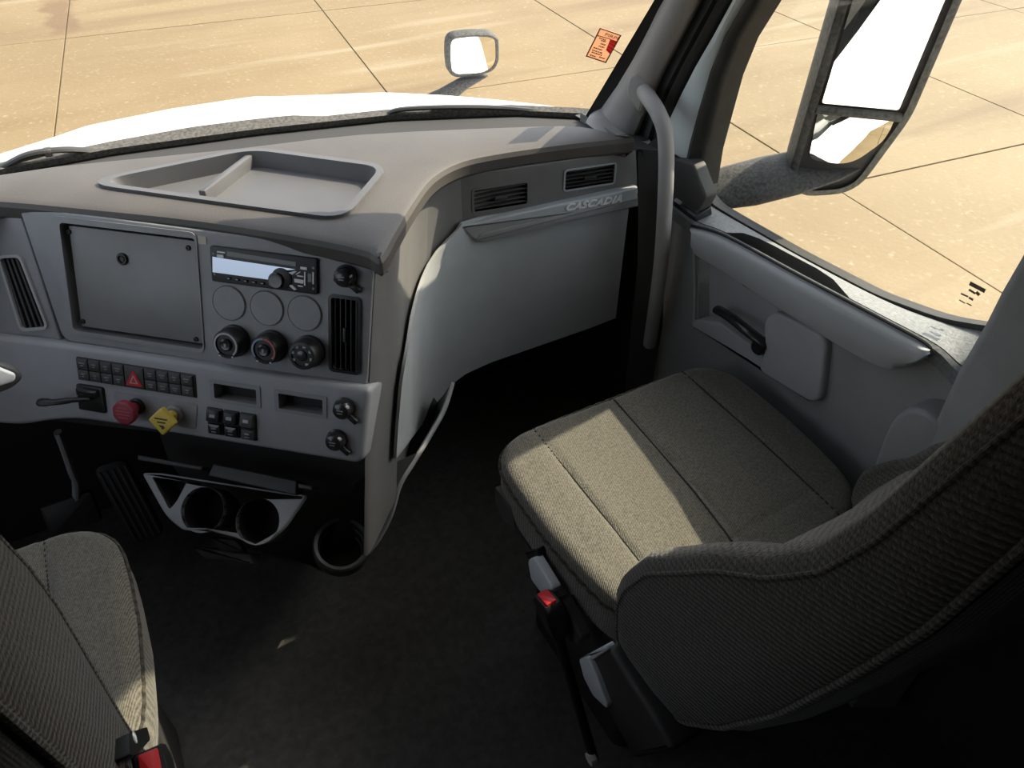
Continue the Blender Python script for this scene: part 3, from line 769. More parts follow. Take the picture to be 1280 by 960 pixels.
# passenger fascia plane
FP = Fr((0.72, 1.187, 0.80), (0.985, -0.173, 0), (0, 0, -1), (-0.173, -0.985, 0))
def fp(x, y, d=0.012): return FP.uv(x, y, d)
vh1 = [fp(x, y) for x, y in ((592, 240), (658, 226), (659, 253), (594, 266))]
vh2 = [fp(x, y) for x, y in ((707, 215), (765, 204), (767, 225), (709, 240))]
vh1 = (min(q[0] for q in vh1), max(q[0] for q in vh1), (vh1[0][1] + vh1[1][1]) / 2, (vh1[2][1] + vh1[3][1]) / 2)
vh2 = (min(q[0] for q in vh2), max(q[0] for q in vh2), (vh2[0][1] + vh2[1][1]) / 2, (vh2[2][1] + vh2[3][1]) / 2)
fo = [fp(x, y) for x, y in ((548, 240), (796, 180), (797, 236), (580, 290), (547, 292))]
fo[0] = (fo[0][0], -0.066); fo[1] = (fo[1][0], -0.066)
plate('passenger_fascia', FP, fo, -0.01, 0.012, 'fascia_dark', dash, 0.002, [rrect(vh1[0], vh1[2], vh1[1], vh1[3], 0.004, 4), rrect(vh2[0], vh2[2], vh2[1], vh2[3], 0.004, 4)])
FPv = FP.at(0, 0, 0.012)
v1 = vent(FPv, *vh1, 5, False, 'fascia_dark', 'charcoal', dash, label='grey louvred vent nearer the centre stack', depth=0.02, fw=0.004, proud=0.0015)
v2 = vent(FPv, *vh2, 5, False, 'strip', 'dark_plastic', dash, label='black louvred vent above the chrome lettering', depth=0.02, fw=0.0035, proud=0.002)
# trim strip with the chrome lettering
sp = [fp(x, y, 0.028) for x, y in ((576, 283), (797, 234), (798, 256), (606, 301), (592, 299))]
plate('trim_strip', FP, rpoly(sp, [0.004, 0.001, 0.002, 0.01, 0.006]), 0.0, 0.029, 'strip', dash, 0.004)
sb_ = [fp(x, y, 0.030) for x, y in ((600, 292), (797.5, 247), (798, 258), (608, 302.5), (594, 301))]
plate('strip_lower_edge', FP, rpoly(sb_, [0.002, 0.001, 0.002, 0.008, 0.004]), 0.0, 0.0305, 'fascia', dash, 0.003)
a0 = fp(706, 265, 0.031); a1 = fp(776, 249.5, 0.031)
text('badge_lettering', 'CASCADIA', FP, a0[0], a0[1] - 0.002, 0.0205, 0.0305, 0.0012, 'silver', dash, 0.35, 'LEFT', 1.05, a1[0] - a0[0], 0.0006)
tag(dash.children[-1], 'chrome lettering on the trim strip')
# glovebox lid, a skin 8 mm proud of the body following its sweep
def off_row(z, d):
    r = spline(plan_curve(z), 6); out = []
    for i, p in enumerate(r):
        t = (r[min(i + 1, len(r) - 1)] - r[max(i - 1, 0)]).normalized(); out.append(p + V((t.y, -t.x, 0)) * d)
    return out
def glove_pt(row, f):
    n = len(row) - 1; i = min(int(f * n), n - 1); return row[i].lerp(row[i + 1], f * n - i)
gl_rows = []
GB = 40
# left edge fraction per height and lower edge
def proj(q):
    v = q - CAM; z = v.dot(_f); return (640 + F_PX * v.dot(_r) / z, 480 - F_PX * v.dot(_u) / z)
left_px = [(288, 575), (300, 556), (330, 532), (370, 519), (420, 508), (480, 498), (530, 494), (560, 492), (600, 490)]
bot_px = [(485, 580), (500, 562), (530, 523), (560, 481), (580, 466), (610, 452), (680, 428), (740, 407), (795, 385), (900, 350)]
def left_f(row):
    lo = 0.0
    for k in range(401):
        f = k / 400; x, y = proj(glove_pt(row, f))
        if x >= interp(left_px, y): return f
    return 1.0
cols = 44
zt = [lerp(0.776, 0.36, k / 60) for k in range(61)]
rowsG = [off_row(z, 0.008) for z in zt]
lf = [left_f(r) for r in rowsG]
for _ in range(6): lf = [lf[0]] + [(a + 2 * b_ + c) / 4 for a, b_, c in zip(lf, lf[1:], lf[2:])] + [lf[-1]]
bm = bmesh.new(); G = []
for j in range(cols + 1):
    col = []
    for r, l in zip(rowsG, lf):
        col.append(glove_pt(r, lerp(l, 1.0, j / cols)))
    # cut the column at the lower edge
    def under(q_): p_ = proj(q_); return p_[1] - interp(bot_px, p_[0])
    keep = [col[0]]
    for q0, q1 in zip(col, col[1:]):
        if under(q1) <= 0: keep.append(q1)
        else:
            a_, c_ = under(q0), under(q1)
            if a_ < 0: keep.append(q0.lerp(q1, a_ / (a_ - c_)))
            break
    if len(keep) < 2: keep = col[:2]
    G.append(keep)
M = 24
rowsM = [[None] * (cols + 1) for _ in range(M + 1)]
for j, kcol in enumerate(G):
    for k in range(M + 1):
        s = k / M * (len(kcol) - 1); i = min(int(s), len(kcol) - 2); rowsM[k][j] = kcol[i].lerp(kcol[i + 1], s - i)
bmg = grid_bm(rowsM); bmesh.ops.recalc_face_normals(bmg, faces=bmg.faces)
bmesh.ops.solidify(bmg, geom=bmg.faces[:], thickness=0.006)
obj('glovebox_lid', bmg, 'glove', dash, 40)

# ================================================================== lower console with cup holders
cons = empty('lower_console', (0.0, 1.1, 0.0), 'dark centre console below the dashboard with fold-out cup holders', 'console')
TC = R(38)
E2c = -_z * math.sin(TC) + N0 * math.cos(TC)
CO = CAM + ray(285, 640) * 1.36
CP = Fr(CO, E1, E2c)
if CP.n.z < 0: CP.n = -CP.n
def c2(x, y, d=0): return CP.uv(60 + x / 3.048, 430 + y / 3.048, d)
cpo = rpoly([c2(*q) for q in ((355, 490), (430, 492), (940, 572), (985, 575), (885, 720), (790, 770), (780, 765), (705, 735), (600, 708), (515, 712), (450, 660))], [0.01, 0.01, 0.01, 0.02, 0.03, 0.01, 0.002, 0.002, 0.002, 0.01, 0.03])
h1c = c2(587, 632); h2c = c2(798, 676); rr_ = 0.0445
tri = rpoly([c2(*q) for q in ((395, 505), (530, 525), (490, 600), (462, 632))], 0.006)
cup = plate('cup_holder', CP, cpo, -0.012, 0.0, 'lower', cons, 0.003, [circ(*h1c, rr_ * .93, 36), circ(*h2c, rr_ * .93, 36), tri])
cup['label'] = 'grey cup holder plate with two round openings'
for hc in (h1c, h2c):
    lathe('cup_well', CP.at(*hc), [(rr_ * .93, -0.002), (rr_ * .93, -0.05), (rr_ * .8, -0.075), (0, -0.075)], 'black_matt', cup, 36)
b = bmesh.new(); ring_bm(CP, tri, tri, -0.05, -0.004, b); plate_bm(CP, tri, -0.055, -0.05, 0, (), 3, b); obj('small_bin', b, 'black_matt', cup)
# drawer face under the cups
plate('drawer_front', CP, rpoly([c2(*q, -0.06) for q in ((560, 770), (780, 800), (785, 840), (600, 815))], 0.004), -0.09, -0.05, 'charcoal', cons, 0.004)
plate('drawer_front', CP, rpoly([c2(*q, -0.045) for q in ((610, 730), (715, 745), (750, 795), (660, 790))], 0.006), -0.06, -0.045, 'dark_plastic', cons, 0.004)
# slatted shelf under the lower panel
for q in (((330, 420), (580, 465), (575, 480), (330, 440)), ((620, 455), (940, 520), (935, 575), (600, 500)), ((945, 530), (1000, 540), (998, 556), (945, 548))):
    plate('shelf_edge', CP, [c2(*p, 0.02) for p in q], -0.02, 0.012, 'charcoal', cons, 0.003)
# body of the console
bx = []
for v, d in ((0.33, -0.05), (0.36, -0.09), (0.44, -0.10), (0.52, -0.14), (0.62, -0.2), (0.75, -0.28)):
    bx.append([DP.w(lerp(u, u * 0.4 - 0.12, (v - 0.33) / 0.42), v, d) for u in (-0.30, -0.2, -0.1, 0.0, 0.1, 0.17)])
grid('console_face', bx, 'black_matt', cons)
plate('under_panel', DP, [(-0.72, 0.30), (0.17, 0.30), (0.17, 0.33), (-0.72, 0.38)], -0.12, -0.05, 'black_matt', cons)
# sweeping side wall with pocket lip
lip = [P(566, 478, 'y', 1.09), P(556, 510, 'y', 1.06), P(540, 540, 'y', 1.03), P(518, 576, 'y', 0.99), P(500, 606, 'y', 0.965), P(488, 645, 'y', 0.95), P(468, 682, 'y', 0.94), P(440, 706, 'y', 0.935), P(405, 716, 'y', 0.94)]
ls = spline(lip, 6)
tube('pocket_lip', ls, 0.005, 'lower', cons, 8, 1.3)
low = [V((p.x - 0.02 - 0.05 * (i / len(ls)), p.y + 0.30, 0.0)) for i, p in enumerate(ls)]
grid('console_side', [ls, [a.lerp(b, 0.35) + V((0.012, -0.01, 0)) for a, b in zip(ls, low)], low], 'black_matt', cons, sharp=60)
inn = [V((p.x - 0.05, p.y + 0.05, p.z - 0.03)) for p in ls]
fl2 = [DP.w(interp([(0, 0.172), (1, 0.10)], t), lerp(0.31, 0.50, t), -0.02) for t in [i / (len(ls) - 1) for i in range(len(ls))]]
k0 = 24
grid('console_shoulder', [ls[k0 - 8:], [a.lerp(b, 0.5) + V((0, 0, 0.004)) for a, b in zip(ls[k0 - 8:], fl2[k0 - 8:])], fl2[k0 - 8:]], 'charcoal', cons, sharp=60)
grid('pocket_back', [ls[:k0], [V((p.x - 0.01, p.y + 0.07, p.z - 0.11)) for p in ls[:k0]], [V((p.x - 0.05, p.y + 0.13, p.z - 0.01)) for p in ls[:k0]]], 'black', cons, sharp=60)
# deep round holder at the right end
c3 = P(427, 680, 'z', 0.37)
RH = Fr(c3, (1, 0, 0), (0, -0.94, -0.34), None)
if RH.n.z < 0: RH.n = -RH.n
rh = lathe('round_holder', RH, [(0.052, -0.03), (0.052, 0.0), (0.049, 0.004), (0.043, 0.002), (0.042, -0.02), (0.04, -0.022), (0.0385, -0.05), (0.036, -0.052), (0.035, -0.08), (0, -0.08)], 'dark_plastic', cons, 40)
tag(rh, 'deep ribbed round holder')
# ---- pedals and column stalk
bp2 = empty('brake_pedal', P(95, 640, 'y', 1.45), 'dark brake pedal hanging left of the accelerator', 'pedal')
pp = [P(72, 540, 'y', 1.40), P(80, 560, 'y', 1.39), P(90, 590, 'y', 1.38), P(95, 602, 'y', 1.38), P(95, 640, 'y', 1.38)]
tube('pedal_arm', spline(pp, 4), 0.016, 'lower', bp2, 10, 0.5)
PD = Fr(P(90, 640, 'y', 1.37), (1, 0, 0), (0, -0.5, -0.86)); PD.n = PD.n if PD.n.y < 0 else -PD.n
box('pedal_pad', PD, -0.05, 0.05, -0.035, 0.035, 0, 0.02, 'dark_plastic', bp2, 0.006)
ap = empty('accelerator_pedal', P(165, 690, 'y', 1.42), 'long ribbed accelerator pedal under the switch panel', 'pedal')
PA = Fr(P(160, 620, 'y', 1.36), (1, 0, -0.05), (0.09, -0.45, -0.88)); PA.n = PA.n if PA.n.y < 0 else -PA.n
box('pedal_pad', PA, -0.034, 0.034, -0.09, 0.11, 0, 0.02, 'dark_plastic', ap, 0.008, 0.02)
for k in range(5): box('pedal_rib', PA, -0.028 + k * 0.0125, -0.022 + k * 0.0125, -0.075, 0.10, 0.018, 0.024, 'charcoal', ap, 0.002)
stk = empty('column_stalk', P(5, 470, 'y', 1.05), 'dark column stalk with bright edge at the left border', 'stalk')
SK = Fr(P(4, 468, 'y', 1.12), (0.94, 0.3, -0.15), (0, -0.3, -0.95)); SK.n = SK.n if SK.n.y < 0 else -SK.n
plate('stalk_body', SK, rpoly([(-0.12, -0.035), (0.0, -0.022), (0.02, -0.004), (0.022, 0.012), (0.004, 0.022), (-0.12, 0.03)], [0, 0.01, 0.008, 0.008, 0.01, 0]), -0.03, 0.01, 'charcoal', stk, 0.006)
plate('stalk_cap', SK, rpoly([(-0.10, -0.026), (-0.004, -0.018), (0.014, 0.002), (0.008, 0.012), (-0.10, 0.012)], 0.006), 0.005, 0.016, 'silver', stk, 0.005)

# ================================================================== passenger door
door = empty('door_1', (1.02, 0.75, 0.0), 'grey passenger door with window, armrest and pull pocket', None, None, 'structure')
def yz(x, y, X): p = P(x, y, 'x', X); return (p.y, p.z)
def DX(X): return Fr((X, 0, 0), (0, 1, 0), (0, 0, 1), (-1, 0, 0))
pan_o = [yz(836, 262, 1.0), yz(866, 272, 1.0), (0.958, 0.735), (0.716, 0.757), (0.48, 0.775), (0.36, 0.80), (0.30, 0.80), (0.30, 0.05), (1.10, 0.05), yz(826, 400, 1.0)]
hole = rpoly([yz(*q, 1.0) for q in ((873, 322), (920, 350), (972, 385), (968, 432), (962, 462), (873, 404))], 0.008)
plate('inner_panel', DX(1.0), pan_o, -0.035, 0.0, 'door_mid', door, 0.006, [hole])
grid('pocket_recess', [[V((1.0, a, b_)) for a, b_ in hole + hole[:1]], [V((1.03, a, b_)) for a, b_ in hole + hole[:1]]], 'door_light', door)
plate('pocket_back', DX(1.03), hole, -0.004, 0.0, 'door_light', door)
plate('pull_cover', DX(1.0), rpoly([yz(*q, 0.99) for q in ((957, 398), (972, 388), (1037, 421), (1028, 498), (1016, 503), (948, 462), (958, 440))], [0.03, 0.03, 0.03, 0.03, 0.02, 0.03, 0.03], 6), -0.03, 0.016, 'door_light', door, 0.008, (), 4)
plate('pocket_floor', DX(1.0), rpoly([yz(*q, 0.992) for q in ((868, 400), (900, 402), (960, 448), (1010, 492), (1015, 503), (935, 450), (868, 410))], 0.004), -0.03, 0.010, 'door_light', door, 0.004)
hpts = [P(897, 387, 'x', 0.995), P(915, 398, 'x', 0.985), P(935, 414, 'x', 0.98), P(952, 427, 'x', 0.985), P(957, 432, 'x', 0.99)]
hd = tube('pull_handle', spline(hpts, 5), 0.0125, 'black_gloss', door, 12, 0.75)
hd['label'] = 'black door release handle'
lathe('handle_end', Fr(P(948, 434, 'x', 0.985), (0, 1, 0), (0, 0, -1), (-1, 0, 0)), [(0.016, -0.02), (0.016, 0.004), (0.012, 0.008), (0, 0.008)], 'black_gloss', hd, 20)
tube('panel_groove', [P(868, 312, 'x', 0.998), P(869, 360, 'x', 0.998), P(868, 408, 'x', 0.998)], 0.004, 'door_light', door, 8)
# window ledge
rowA = [(882, 246), (888, 254), (896, 261), (930, 282), (1000, 322), (1100, 374), (1180, 403), (1232, 412), (1300, 425)]
rowB = [(832, 252), (838, 258), (868, 281), (905, 295), (1000, 346), (1100, 399), (1168, 437), (1205, 470), (1290, 510)]
A_ = spline([P(x, y, 'x', 1.05) for x, y in rowA], 5); B_ = spline([P(x, y, 'x', 0.968) for x, y in rowB], 5)
def ledge(i, t):
    q_ = A_[i].lerp(B_[i], t); q_.z += 0.011 * math.sin(math.pi * min(max(t, 0), 1)) ** 0.7; return q_
NA = len(A_)
def px_of(q_):
    v_ = q_ - CAM; zz = v_.dot(_f); return 640 + F_PX * v_.dot(_r) / zz
def tlo(i):
    x = px_of(B_[i]); return interp([(905, 0.90), (920, 0.62), (945, 0.45), (1020, 0.42), (1040, 0.52), (1050, 0.90)], x)
def dep(i): return interp([(900, 0.004), (925, 0.085), (1035, 0.085), (1052, 0.004)], px_of(B_[i]))
I_ = range(NA)
dn = lambda q_, d_: q_ + V((0, 0, -d_))
grid('window_ledge', [A_, [ledge(i, 0.12) for i in I_], [ledge(i, min(0.35, tlo(i))) for i in I_], [ledge(i, tlo(i)) for i in I_]], 'sill', door, sharp=60)
grid('window_ledge', [[ledge(i, 0.92) for i in I_], B_, [b + V((0.008, 0, -0.03)) for b in B_]], 'sill', door, sharp=60)
grid('ledge_slot', [[ledge(i, tlo(i)) for i in I_], [dn(ledge(i, tlo(i)), dep(i)) for i in I_], [dn(ledge(i, 0.92), dep(i)) for i in I_], [ledge(i, 0.92) for i in I_]], 'charcoal', door, sharp=40)  # charcoal colour and extra depth stand in for the shade inside the slot
# armrest band
rB = [(864, 284), (905, 296), (1000, 347), (1100, 400), (1150, 427), (1163, 437)]
rC = [(864, 292), (905, 313), (1000, 366), (1100, 421), (1145, 444), (1163, 442)]
rD = [(868, 318), (912, 345), (1000, 402), (1085, 452), (1125, 460), (1160, 446)]
b0 = spline([P(x, y, 'x', 0.965) for x, y in rB], 5); cc = spline([P(x, y, 'x', 0.948) for x, y in rC], 5); dd = spline([P(x, y, 'x', 0.962) for x, y in rD], 5)
bk = [p + V((0.004, 0, -0.02)) for p in b0]; dk = [p + V((0.045, 0, 0.0)) for p in dd]
arm = grid('armrest', [bk, b0, [a.lerp(c, .5) + V((-0.004, 0, 0.003)) for a, c in zip(b0, cc)], cc, [a.lerp(c, .5) + V((-0.006, 0, 0)) for a, c in zip(cc, dd)], dd, dk], 'door_light', door, sharp=50)
tube('armrest_gap', [p + V((0.0, 0, 0.003)) for p in b0], 0.0028, 'black', arm, 6)
# window switch
swc = P(864, 262, 'x', 0.995)
q = [P(x, y, 'x', X) for x, y, X in ((838, 254, 0.975), (863, 247, 1.01), (891, 264, 1.01), (868, 275, 0.975))]
e1s = (q[3] - q[0]).normalized(); e2s = (q[0] - q[1]).normalized(); n_s = e2s.cross(e1s).normalized(); n_s = n_s if n_s.z > 0 else -n_s
e2s = n_s.cross(e1s); SW = Fr((q[0] + q[1] + q[2] + q[3]) / 4 + n_s * 0.006, e1s, e2s, n_s)
hw = (q[3] - q[0]).length / 2; hh = (q[0] - q[1]).length / 2
ws = box('window_switch', SW, -hw, hw, -hh, hh, -0.02, 0.006, 'black_gloss', door, 0.004)
box('switch_bezel', SW, -hw * 0.9, -hw * 0.35, -hh * 0.85, hh * 0.85, 0.0, 0.0085, 'lower', ws, 0.002)
box('switch_key', SW, -hw * 0.2, hw * 0.8, -hh * 0.7, hh * 0.5, 0.0, 0.010, 'black', ws, 0.003)
box('key_mark', SW, hw * 0.15, hw * 0.6, hh * 0.0, hh * 0.42, 0.008, 0.0106, 'glyph', ws)
# window opening, frame and glass
wo = [(p.y, p.z) for p in [P(880, 236, 'x', 1.05), P(883, 205, 'x', 1.05), P(907, 110, 'x', 1.05), P(922, 58, 'x', 1.05), P(957, 0, 'x', 1.05)]] + [(0.94, 1.33), (0.87, 1.50), (0.80, 1.66), (0.75, 1.75), (0.42, 1.75), (0.37, 1.69), (0.37, 0.90), (0.40, 0.855)] + [(p.y, p.z) for p in [P(x, y, 'x', 1.05) for x, y in ((1232, 408), (1180, 399), (1100, 370), (1000, 318), (930, 278), (893, 256))]]
wo_r = rpoly(wo, 0.03, 3)
W2 = DX(1.05)
obj('window_seal', ring_bm(W2, offset(wo_r, -0.03), wo_r, -0.02, 0.004), 'rubber', door)
obj('window_seal', ring_bm(W2, offset(wo_r, -0.012), offset(wo_r, 0.004), -0.005, 0.008), 'rubber', door)
plate('window_glass', DX(1.06), offset(wo_r, -0.01), -0.002, 0.002, 'glass', door)
l2d = resample(up_line(L2, 0.985, rk=0.5), NS)
grid('door_frame', [l2d, [a.lerp(b_, 0.5) + V((-0.006, 0, 0)) for a, b_ in zip(l2d, l3)], l3], 'door_paint', door, sharp=60)
grid('window_run', [l3, [a.lerp(b_, 0.3) + V((-0.01, 0, 0)) for a, b_ in zip(l3, l4)], [a.lerp(b_, 0.6) + V((-0.004, 0, 0)) for a, b_ in zip(l3, l4)], [a.lerp(b_, 0.8) + V((-0.008, 0, 0)) for a, b_ in zip(l3, l4)], l4, [p + V((0.04, 0, 0)) for p in l4]], 'rubber', door, sharp=60)
plate('corner_panel', DX(0.978), rpoly([yz(x, y, 0.978) for x, y in ((832, 196), (852, 200), (866, 204), (872, 222), (882, 246), (872, 264), (834, 262))], [0, 0, 0.015, 0.01, 0.01, 0, 0]), -0.03, 0.0, 'charcoal', door, 0.006)
# small etched marks on the pane
GL = DX(1.057)
for x0, y0, x1, y1, w in ((1212, 354, 1231, 364, 0.004), (1211, 362, 1219, 367, 0.002), (1220, 365, 1224, 369, 0.003), (1201, 367, 1210, 371, 0.0015), (1211, 372, 1216, 375, 0.002), (1199, 375, 1206, 379, 0.001), (1208, 379, 1214, 382, 0.001)):
    a = GL.uv(x0, y0); c = GL.uv(x1, y1); dvec = (V(c) - V(a)).normalized(); nn = V((-dvec.y, dvec.x)) * w * 0.8
    plate('glass_mark', GL, [tuple(V(a) + nn), tuple(V(c) + nn), tuple(V(c) - nn), tuple(V(a) - nn)], -0.001, 0.0, 'joint', door)
# ---- right wall: body side outside, lining and B-pillar inside
wallr = empty('wall_right', (1.09, -0.6, 0), 'white body side with dark inner lining behind the passenger door', None, None, 'structure')
sk = [(1.2, -0.55), (1.2, 0.5), (1.0, 0.63), (0.80, 0.66), (0.63, 0.70), (0.45, 0.76), (0.36, 0.80), (0.33, 0.84), (0.33, 1.79), (0.36, 1.82), (0.74, 1.82), (0.66, 1.9), (0.60, 2.08), (-2.5, 2.35), (-2.5, -0.55)]
plate('body_skin', DX(1.09), sk, -0.02, 0.0, 'white_paint', wallr)
plate('inner_lining', DX(1.05), [(0.36, 0.0), (0.36, 1.79), (0.74, 1.79), (0.62, 1.98), (-2.4, 1.98), (-2.4, 0.0)], -0.03, 0.0, 'wall_dark', wallr)
bpx = [(1284, 312), (1279, 320), (1253, 365), (1234, 403), (1201, 460), (1168, 532), (1150, 570)]
bl = [P(x, y, 'x', 0.955) for x, y in bpx]; bl = [V((0.955, bl[0].y - 0.02, 1.60)), V((0.955, bl[0].y, 1.2))] + bl + [V((0.955, 0.42, 0.3)), V((0.955, 0.42, 0.0))]
grid('pillar_trim', [[p + V((0.05, 0.015, 0)) for p in bl], [p + V((0.012, 0.004, 0)) for p in bl], bl, [p + V((-0.006, -0.012, 0)) for p in bl], [p + V((-0.004, -0.12, 0)) for p in bl], [p + V((0.07, -0.16, 0)) for p in bl]], 'door_mid', wallr, sharp=50)
# belt retractor hump
hq = [P(x, y, 'x', 0.955) for x, y in ((1086, 606), (1100, 560), (1115, 525), (1135, 508), (1160, 512), (1185, 535), (1180, 620))]
plate('belt_cover', DX(0.985), rpoly([(p.y, p.z) for p in hq], 0.035, 4), -0.02, 0.035, 'door_mid', wallr, 0.010, (), 4)

# ---- grab handle
gh = empty('grab_handle', P(806, 118, 'x', 0.935), 'grey curved grab handle on the passenger windshield pillar', 'handle')
gp = [P(803, 112, 'x', 0.945), P(812, 124, 'x', 0.925), P(823, 142, 'x', 0.918), P(831, 165, 'x', 0.918), P(833, 200, 'x', 0.918), P(831, 260, 'x', 0.92), P(826, 330, 'x', 0.93), P(818, 390, 'x', 0.945), P(812, 430, 'x', 0.965)]
tube('handle_bar', spline(gp, 6), 0.0155, 'trimgrey', gh, 16)
hb = [(788, 95), (797, 91), (816, 110), (806, 118), (800, 142), (786, 122), (784, 112)]
HBn = V((-0.75, -0.62, 0.2)).normalized()
ho = P(800, 115, 'x', 0.937)
he1 = V((0, 0, 1)).cross(HBn).normalized(); he2 = HBn.cross(he1)
HB = Fr(ho + HBn * 0.006, he1, he2, HBn)
plate('handle_base', HB, rpoly([HB.uv(*q_) for q_ in hb], 0.008), -0.03, 0.005, 'trimgrey', gh, 0.004)

# ================================================================== seats
def seat_cushion(parent, sx, sy, sz, flip=1):
    HW, HD = 0.272, 0.225; cx, cy = 0.0, 0.0; n = 200; m = 46
    def bound(th):
        c, s = math.cos(th), math.sin(th); e = 5.5
        k = (abs(c) ** e + abs(s) ** e) ** (-1 / e); return c * k, s * k
    def hz(x, y, rho):
        d = (1 - rho) * 0.24; Rr = 0.022
        z = 0.0 if d >= Rr else -(Rr - math.sqrt(max(Rr * Rr - (Rr - d) ** 2, 0)))
        z += 0.010 * (1 - min(abs(x) / 0.2, 1) ** 2) * -1.0 - 0.02 * max(-y - 0.05, 0) / 0.2 * (1 - min(abs(x) / 0.25, 1))
        for xs_, dep in ((-0.168, 0.005), (0.178, 0.005), (0.008, 0.0025)):
            z -= dep * math.exp(-((x - xs_) / 0.005) ** 2)
        z -= 0.003 * math.exp(-((y + 0.15 - 0.03 * x) / 0.005) ** 2) * (abs(x) < 0.17)
        z += 0.004 * math.sin(9 * x + 4 * y) * (1 - rho)
        return z
    rows = []
    for k in range(m + 1):
        rho = (k / m) ** 0.6; row = []
        for i in range(n):
            a, b_ = bound(2 * math.pi * i / n)
            y = cy + HD * b_ * rho; w = HW * (1 - 0.07 * max(0, -(b_ * rho)))
            x = cx + w * a * rho
            row.append(V((sx + x * flip, sy + y, sz + hz(x, y, rho))))
        rows.append(row)
    for zz, sc in ((-0.075, 1.0), (-0.105, 0.985), (-0.12, 0.95)):
        row = []
        for i in range(n):
            a, b_ = bound(2 * math.pi * i / n); w = HW * (1 - 0.07 * max(0, -b_))
            row.append(V((sx + w * a * sc * flip, sy + HD * b_ * sc, sz + zz)))
        rows.append(row)
    bm = grid_bm(rows[1:], close=True); bm.faces.new([bm.verts[i] for i in range(0)] or [v for v in list(bm.verts)[:n]])
    c = obj('cushion', bm, 'fab_seat', parent, 60)
    # piping along the lower edge of the top panel
    pr = []
    for i in range(n + 1):
        a, b_ = bound(2 * math.pi * i / n); w = HW * (1 - 0.07 * max(0, -b_)); y = HD * b_; x = w * a
        pr.append(V((sx + x * 1.004 * flip, sy + y * 1.004, sz - 0.024 + 0.001 * math.sin(i * 2.1))))
    tube('piping', pr, 0.0035, 'fab_back', c, 6)
    for xs_, xe in ((-0.168, -0.168), (0.178, 0.178), (0.012, -0.01)):
        pts = []
        for k in range(40):
            y = lerp(0.212, -0.21, k / 39); x = lerp(xs_, xe, k / 39)
            rho = max(abs(y) / HD, abs(x) / HW)
            pts.append(V((sx + x * flip, sy + y, sz + hz(x, y, rho) + 0.0005)))
        tube('seam', pts, 0.0018, 'seam_dark', c, 5)
    return c
